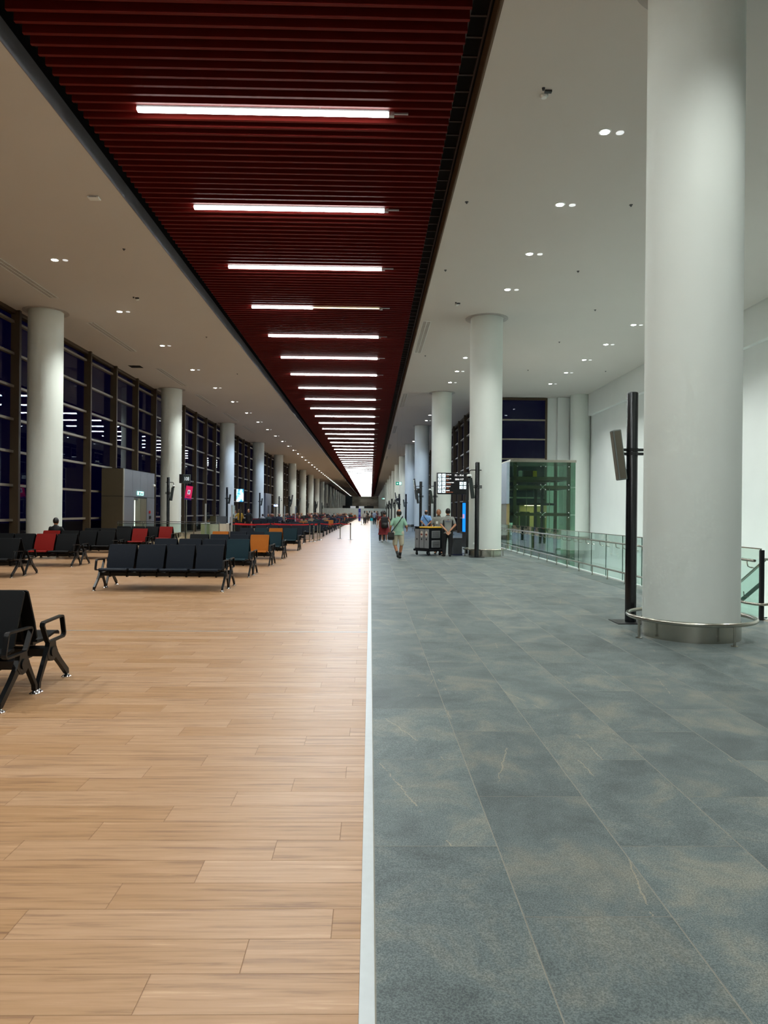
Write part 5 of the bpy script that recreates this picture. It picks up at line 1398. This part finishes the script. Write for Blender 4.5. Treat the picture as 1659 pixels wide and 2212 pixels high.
# woman in the red dress and her companion
RED = paint('red_dress', '#6e0e14', 0.75, 0, 0.6, 9)
make_person('woman in a dark red dress with a black backpack walking away', (0.76, 37.9, 0), 0,
    stand(bottom='dress', hair='bun', sleeve='none', fat=1.08, pelvis=(0, 0, 0.86), neck=(0, 0.02, 1.38), head=(0, 0.035, 1.525),
          arms=[((-0.28, -0.02, 1.07), (-0.28, 0.06, 0.84)), ((0.28, -0.02, 1.07), (0.29, 0.05, 0.84))], legs=[((-0.10, 0.03, 0.47), (-0.10, -0.05, 0.09), (0, 1, 0)), ((0.10, 0.0, 0.47), (0.12, 0.05, 0.09), (0.1, 1, 0))]),
    dict(skin=SK1, top=RED, legs=RED, shoes=SHW, hair=HB), 0.012)
bp = thing('backpack', 'black backpack on the woman in the red dress', 'backpack', (0.76, 37.9, 0))
MB().box(-0.18, 0.18, -0.35, -0.13, 0.76, 1.36, bev=0.05).build('pack_body', TRB, bp, smooth=60)
MB().box(-0.14, 0.14, -0.41, -0.34, 0.79, 1.05, bev=0.03).build('front_pocket', paint('pack_pocket', '#191615', 0.6), bp, smooth=60)
for sx in (-1, 1): MB().tube([(sx * 0.10, -0.14, 1.33), (sx * 0.11, -0.06, 1.43), (sx * 0.11, 0.06, 1.40), (sx * 0.13, 0.13, 1.22), (sx * 0.16, 0.02, 1.02), (sx * 0.14, -0.14, 0.98)], 0.022, 6).build('shoulder_strap', TRB, bp)
make_person('dark-haired companion in red walking just left of the woman with the backpack', (0.66, 39.3, 0), 0,
    stand(hair='long', pelvis=(0, 0, 0.88), neck=(0, 0.02, 1.41), head=(0, 0.03, 1.555)),
    dict(skin=SK1, top=paint('dark_red_top', '#5e1216', 0.75), legs=TRB, shoes=SHB, hair=HB), 0.014)

# man in blue, hands behind his back
make_person('man in a light blue shirt standing with his hands behind his back', (2.98, 37.6, 0), math.radians(-3),
    stand(hair='bald', fat=1.1, arms=BACKH), dict(skin=SK2, top=paint('blue_shirt', '#6f98c8', 0.75), legs=TRB, shoes=SHB, hair=HBR), 0.010)
cb_ = thing('crossbody_strap_bag', 'dark crossbody strap bag on the man in the light blue shirt', 'bag', (2.98, 37.6, 0))
MB().tube([(-0.14, -0.02, 1.47), (-0.12, -0.13, 1.38), (0.02, -0.165, 1.20), (0.17, -0.14, 1.02), (0.21, 0.0, 0.96), (0.10, 0.17, 1.08), (-0.06, 0.16, 1.32), (-0.13, 0.06, 1.46)], 0.016, 6).build('strap', TRB, cb_)
MB().box(0.06, 0.24, 0.12, 0.19, 0.86, 1.04, bev=0.015).build('pouch', TRB, cb_)

# two cleaners by the trolley
GREYP = paint('grey_polo', '#8b8e88', 0.8); 
wk = make_person('cleaner in a grey polo seen from behind, hands clasped at his back, beside the trolley', (2.86, 25.95, 0), math.radians(-2),
    stand(pelvis=(0, 0, 0.93), neck=(0, 0.0, 1.50), head=(0, 0.015, 1.648), arms=[((-0.265, -0.08, 1.17), (-0.06, -0.17, 0.95), (0.45, -0.1, -0.85), (0, -1, 0)), ((0.265, -0.08, 1.17), (0.06, -0.17, 0.95), (-0.45, -0.1, -0.85), (0, -1, 0))],
          legs=[((-0.12, 0.06, 0.51), (-0.13, 0.02, 0.09), (-0.4, 1, 0)), ((0.10, 0.0, 0.51), (0.08, -0.03, 0.09), (0.2, 1, 0))]),
    dict(skin=SK1, top=GREYP, legs=TRB, shoes=SHB, hair=HB), 0.008)
for sx in (-1, 1):
    MB().capsule((sx * 0.168, -0.05, 1.32), 0.030, (sx * 0.150, -0.06, 1.02), 0.034, 10, (0, 1, 0), 1.6).build('side_panel', TRB, wk, smooth=60)
MB().tube([(0.062 * math.cos(a), 0.062 * math.sin(a), 1.515) for a in [2*PI*i/16 for i in range(16)]], 0.016, 6, True).build('collar', TRB, wk)
o = put_text(wk, 'KOMPLET', 0.048, paint('blue_print', '#27408c', 0.7), (0, -0.1365, 1.30)); o.rotation_euler = (PI / 2 - 0.05, 0, 0)
MB().box(-0.012, 0.016, -0.137, -0.13, 1.345, 1.375).build('logo', paint('red_print', '#9a2a30', 0.7), wk)
wf = make_person('cleaner in a grey polo with a badge facing the camera behind the trolley', (2.66, 27.45, 0), PI - math.radians(6),
    stand(pelvis=(0, 0, 0.91), neck=(0, 0.0, 1.47), head=(0, 0.02, 1.615), gaze=(0.1, 1, -0.02)), dict(skin=SK2, top=GREYP, legs=TRB, shoes=SHB, hair=HB), 0.009)
MB().tube([(0.064 * math.cos(a), 0.064 * math.sin(a), 1.485) for a in [2*PI*i/16 for i in range(16)]], 0.018, 6, True).build('collar', TRB, wf)
MB().box(0.02, 0.10, 0.138, 0.146, 1.18, 1.28).build('badge', M_WHITE, wf)

# seated man in black
SEATP = dict(pelvis=(0, 0.28, 0.53), neck=(0, 0.20, 1.06), head=(0, 0.235, 1.20), hair='short', sleeve='long',
    arms=[((-0.27, 0.32, 0.75), (-0.14, 0.52, 0.64)), ((0.27, 0.32, 0.75), (0.14, 0.52, 0.64))],
    legs=[((-0.13, 0.72, 0.50), (-0.14, 0.70, 0.09), (-0.1, 1, 0)), ((0.13, 0.72, 0.50), (0.14, 0.70, 0.09), (0.1, 1, 0))])
make_person('man in black seated with his back to the camera before the nearest left column', (-10.52, 23.62, 0), 0, dict(SEATP),
    dict(skin=SK2, top=TRB, legs=TRB, shoes=SHB, hair=HB), 0.010)

# staff and travellers at the counter
make_person('man in a white shirt bending his head over the counter', (-9.75, 51.3, 0), PI,
    stand(neck=(0, 0.12, 1.40), head=(0, 0.22, 1.50), gaze=(0, 1, -0.8), arms=[((-0.30, 0.18, 1.12), (-0.18, 0.42, 1.14)), ((0.30, 0.18, 1.12), (0.18, 0.42, 1.14))]),
    dict(skin=SK2, top=paint('white_shirt', '#d6d4d0', 0.8), legs=TRB, shoes=SHB, hair=paint('hair_auburn', '#4a1c14', 0.5)), 0.014)
make_person('woman in a mustard yellow top standing at the counter', (-9.05, 49.1, 0), math.radians(40),
    stand(hair='long', sleeve='long', head=(0, 0.02, 1.60), arms=[((-0.33, 0.05, 1.16), (-0.22, 0.30, 1.12)), ((0.28, 0.0, 1.12), (0.24, 0.22, 1.02))]),
    dict(skin=SK1, top=paint('mustard_top', '#9a7a1c', 0.8), legs=TRB, shoes=SHB, hair=paint('hair_fair', '#8a6a48', 0.5)), 0.014)
make_person('dark-haired woman in black turned toward the camera beside the woman in mustard', (-8.5, 49.6, 0), math.radians(150),
    stand(hair='long', sleeve='long'), dict(skin=SK1, top=TRB, legs=TRB, shoes=SHB, hair=HB), 0.014)

# walkers far ahead
make_person('distant walker in a grey top carrying a turquoise bag', (0.50, 88.0, 0), 0, stand(hair='short'), dict(skin=SK2, top=paint('grey_top', '#8d97a2', 0.8), legs=TRB, shoes=SHB, hair=HB, face=False), 0.02)
tb = thing('turquoise_bag', 'turquoise bag in the hand of the distant walker', 'bag', (0.16, 88.0, 0)); MB().box(-0.16, 0.16, -0.10, 0.10, 0.48, 0.80, bev=0.03).build('bag_body', paint('turquoise', '#1fb4b8', 0.6), tb); MB().tube([(-0.07, 0, 0.79), (-0.06, 0, 0.87), (0.06, 0, 0.87), (0.07, 0, 0.79)], 0.012, 6).build('handle', paint('turq_handle', '#158a8e', 0.6), tb)
WALK = [(0.95, 108, '#5a3038', '#26232a', 'in a maroon top'), (-0.75, 92, '#b9b4a6', '#2a2c30', 'in a pale shirt near the far stanchions'), (-0.45, 96, '#3c3e38', '#3a362c', 'in olive near the far stanchions'), (-0.15, 118, '#c9c4bc', '#181818', 'in white, in the middle of the aisle'), (0.25, 126, '#2c2c34', '#151515', 'in black, far ahead on the seam'), (1.35, 128, '#8a8f98', '#24252a', 'in grey near the partition')]
for i, (x, y, a, b_, d_) in enumerate(WALK):
    make_person('tiny far-off pedestrian ' + d_, (x, y, 0), 0 if i % 2 else PI, stand(hair=('short', 'long')[i % 2]), dict(skin=SK1, top=paint('walk_top_%d' % i, a, 0.8), legs=paint('walk_leg_%d' % i, b_, 0.8), shoes=SHB, hair=HB, face=False), 0.024)

# seated crowd: six kinds, copied
protos = []
cols = [('#1c1c22', '#16171c', HB), ('#6e1c22', '#1c1d24', HBR), ('#b8b2a8', '#2a2c34', HB), ('#2a3a30', '#20222a', HBR), ('#8a7050', '#25211e', HB), ('#30303a', '#3a3a40', paint('hair_grey', '#6a6862', 0.6))]
for i, (a, b_, hh) in enumerate(cols):
    P = dict(SEATP); P['hair'] = ('short', 'long', 'short', 'bun', 'long', 'bald')[i]; P['sleeve'] = 'long' if i % 2 else 'short'
    if i == 2: P['head'] = (0.02, 0.27, 1.19)
    o = make_person('seated traveller', (0, 0, 0), 0, P, dict(skin=(SK1, SK2)[i % 2], top=paint('crowd_top_%d' % i, a, 0.8), legs=paint('crowd_leg_%d' % i, b_, 0.8), shoes=SHB, hair=hh, face=False), 0.022)
    protos.append((o, ['in black', 'in dark red', 'in a pale top', 'in dark green', 'in tan', 'in charcoal with grey hair'][i]))
rr = random.Random(11); rr.shuffle(far_seats)
used = 0
for (x, y, away) in far_seats:
    if y < 47: continue
    if rr.random() > (0.42 if y > 62 else 0.2): continue
    i = rr.choice((0, 0, 0, 1, 1, 2, 3, 4, 5)); o, d_ = protos[i]
    lab = 'seated traveller %s among the far rows, facing %s' % (d_, 'away' if away else 'the camera')
    gr = 'seated travellers %s facing %s' % (d_, 'away' if away else 'the camera')
    c_ = dup(o, (x, y, 0), 0 if away else PI, lab, gr)
    used += 1
    if used >= 95: break
for o, d_ in protos:
    for ch in list(o.children): bpy.data.objects.remove(ch)
    bpy.data.objects.remove(o)
bpy.data.scenes.remove(TS)
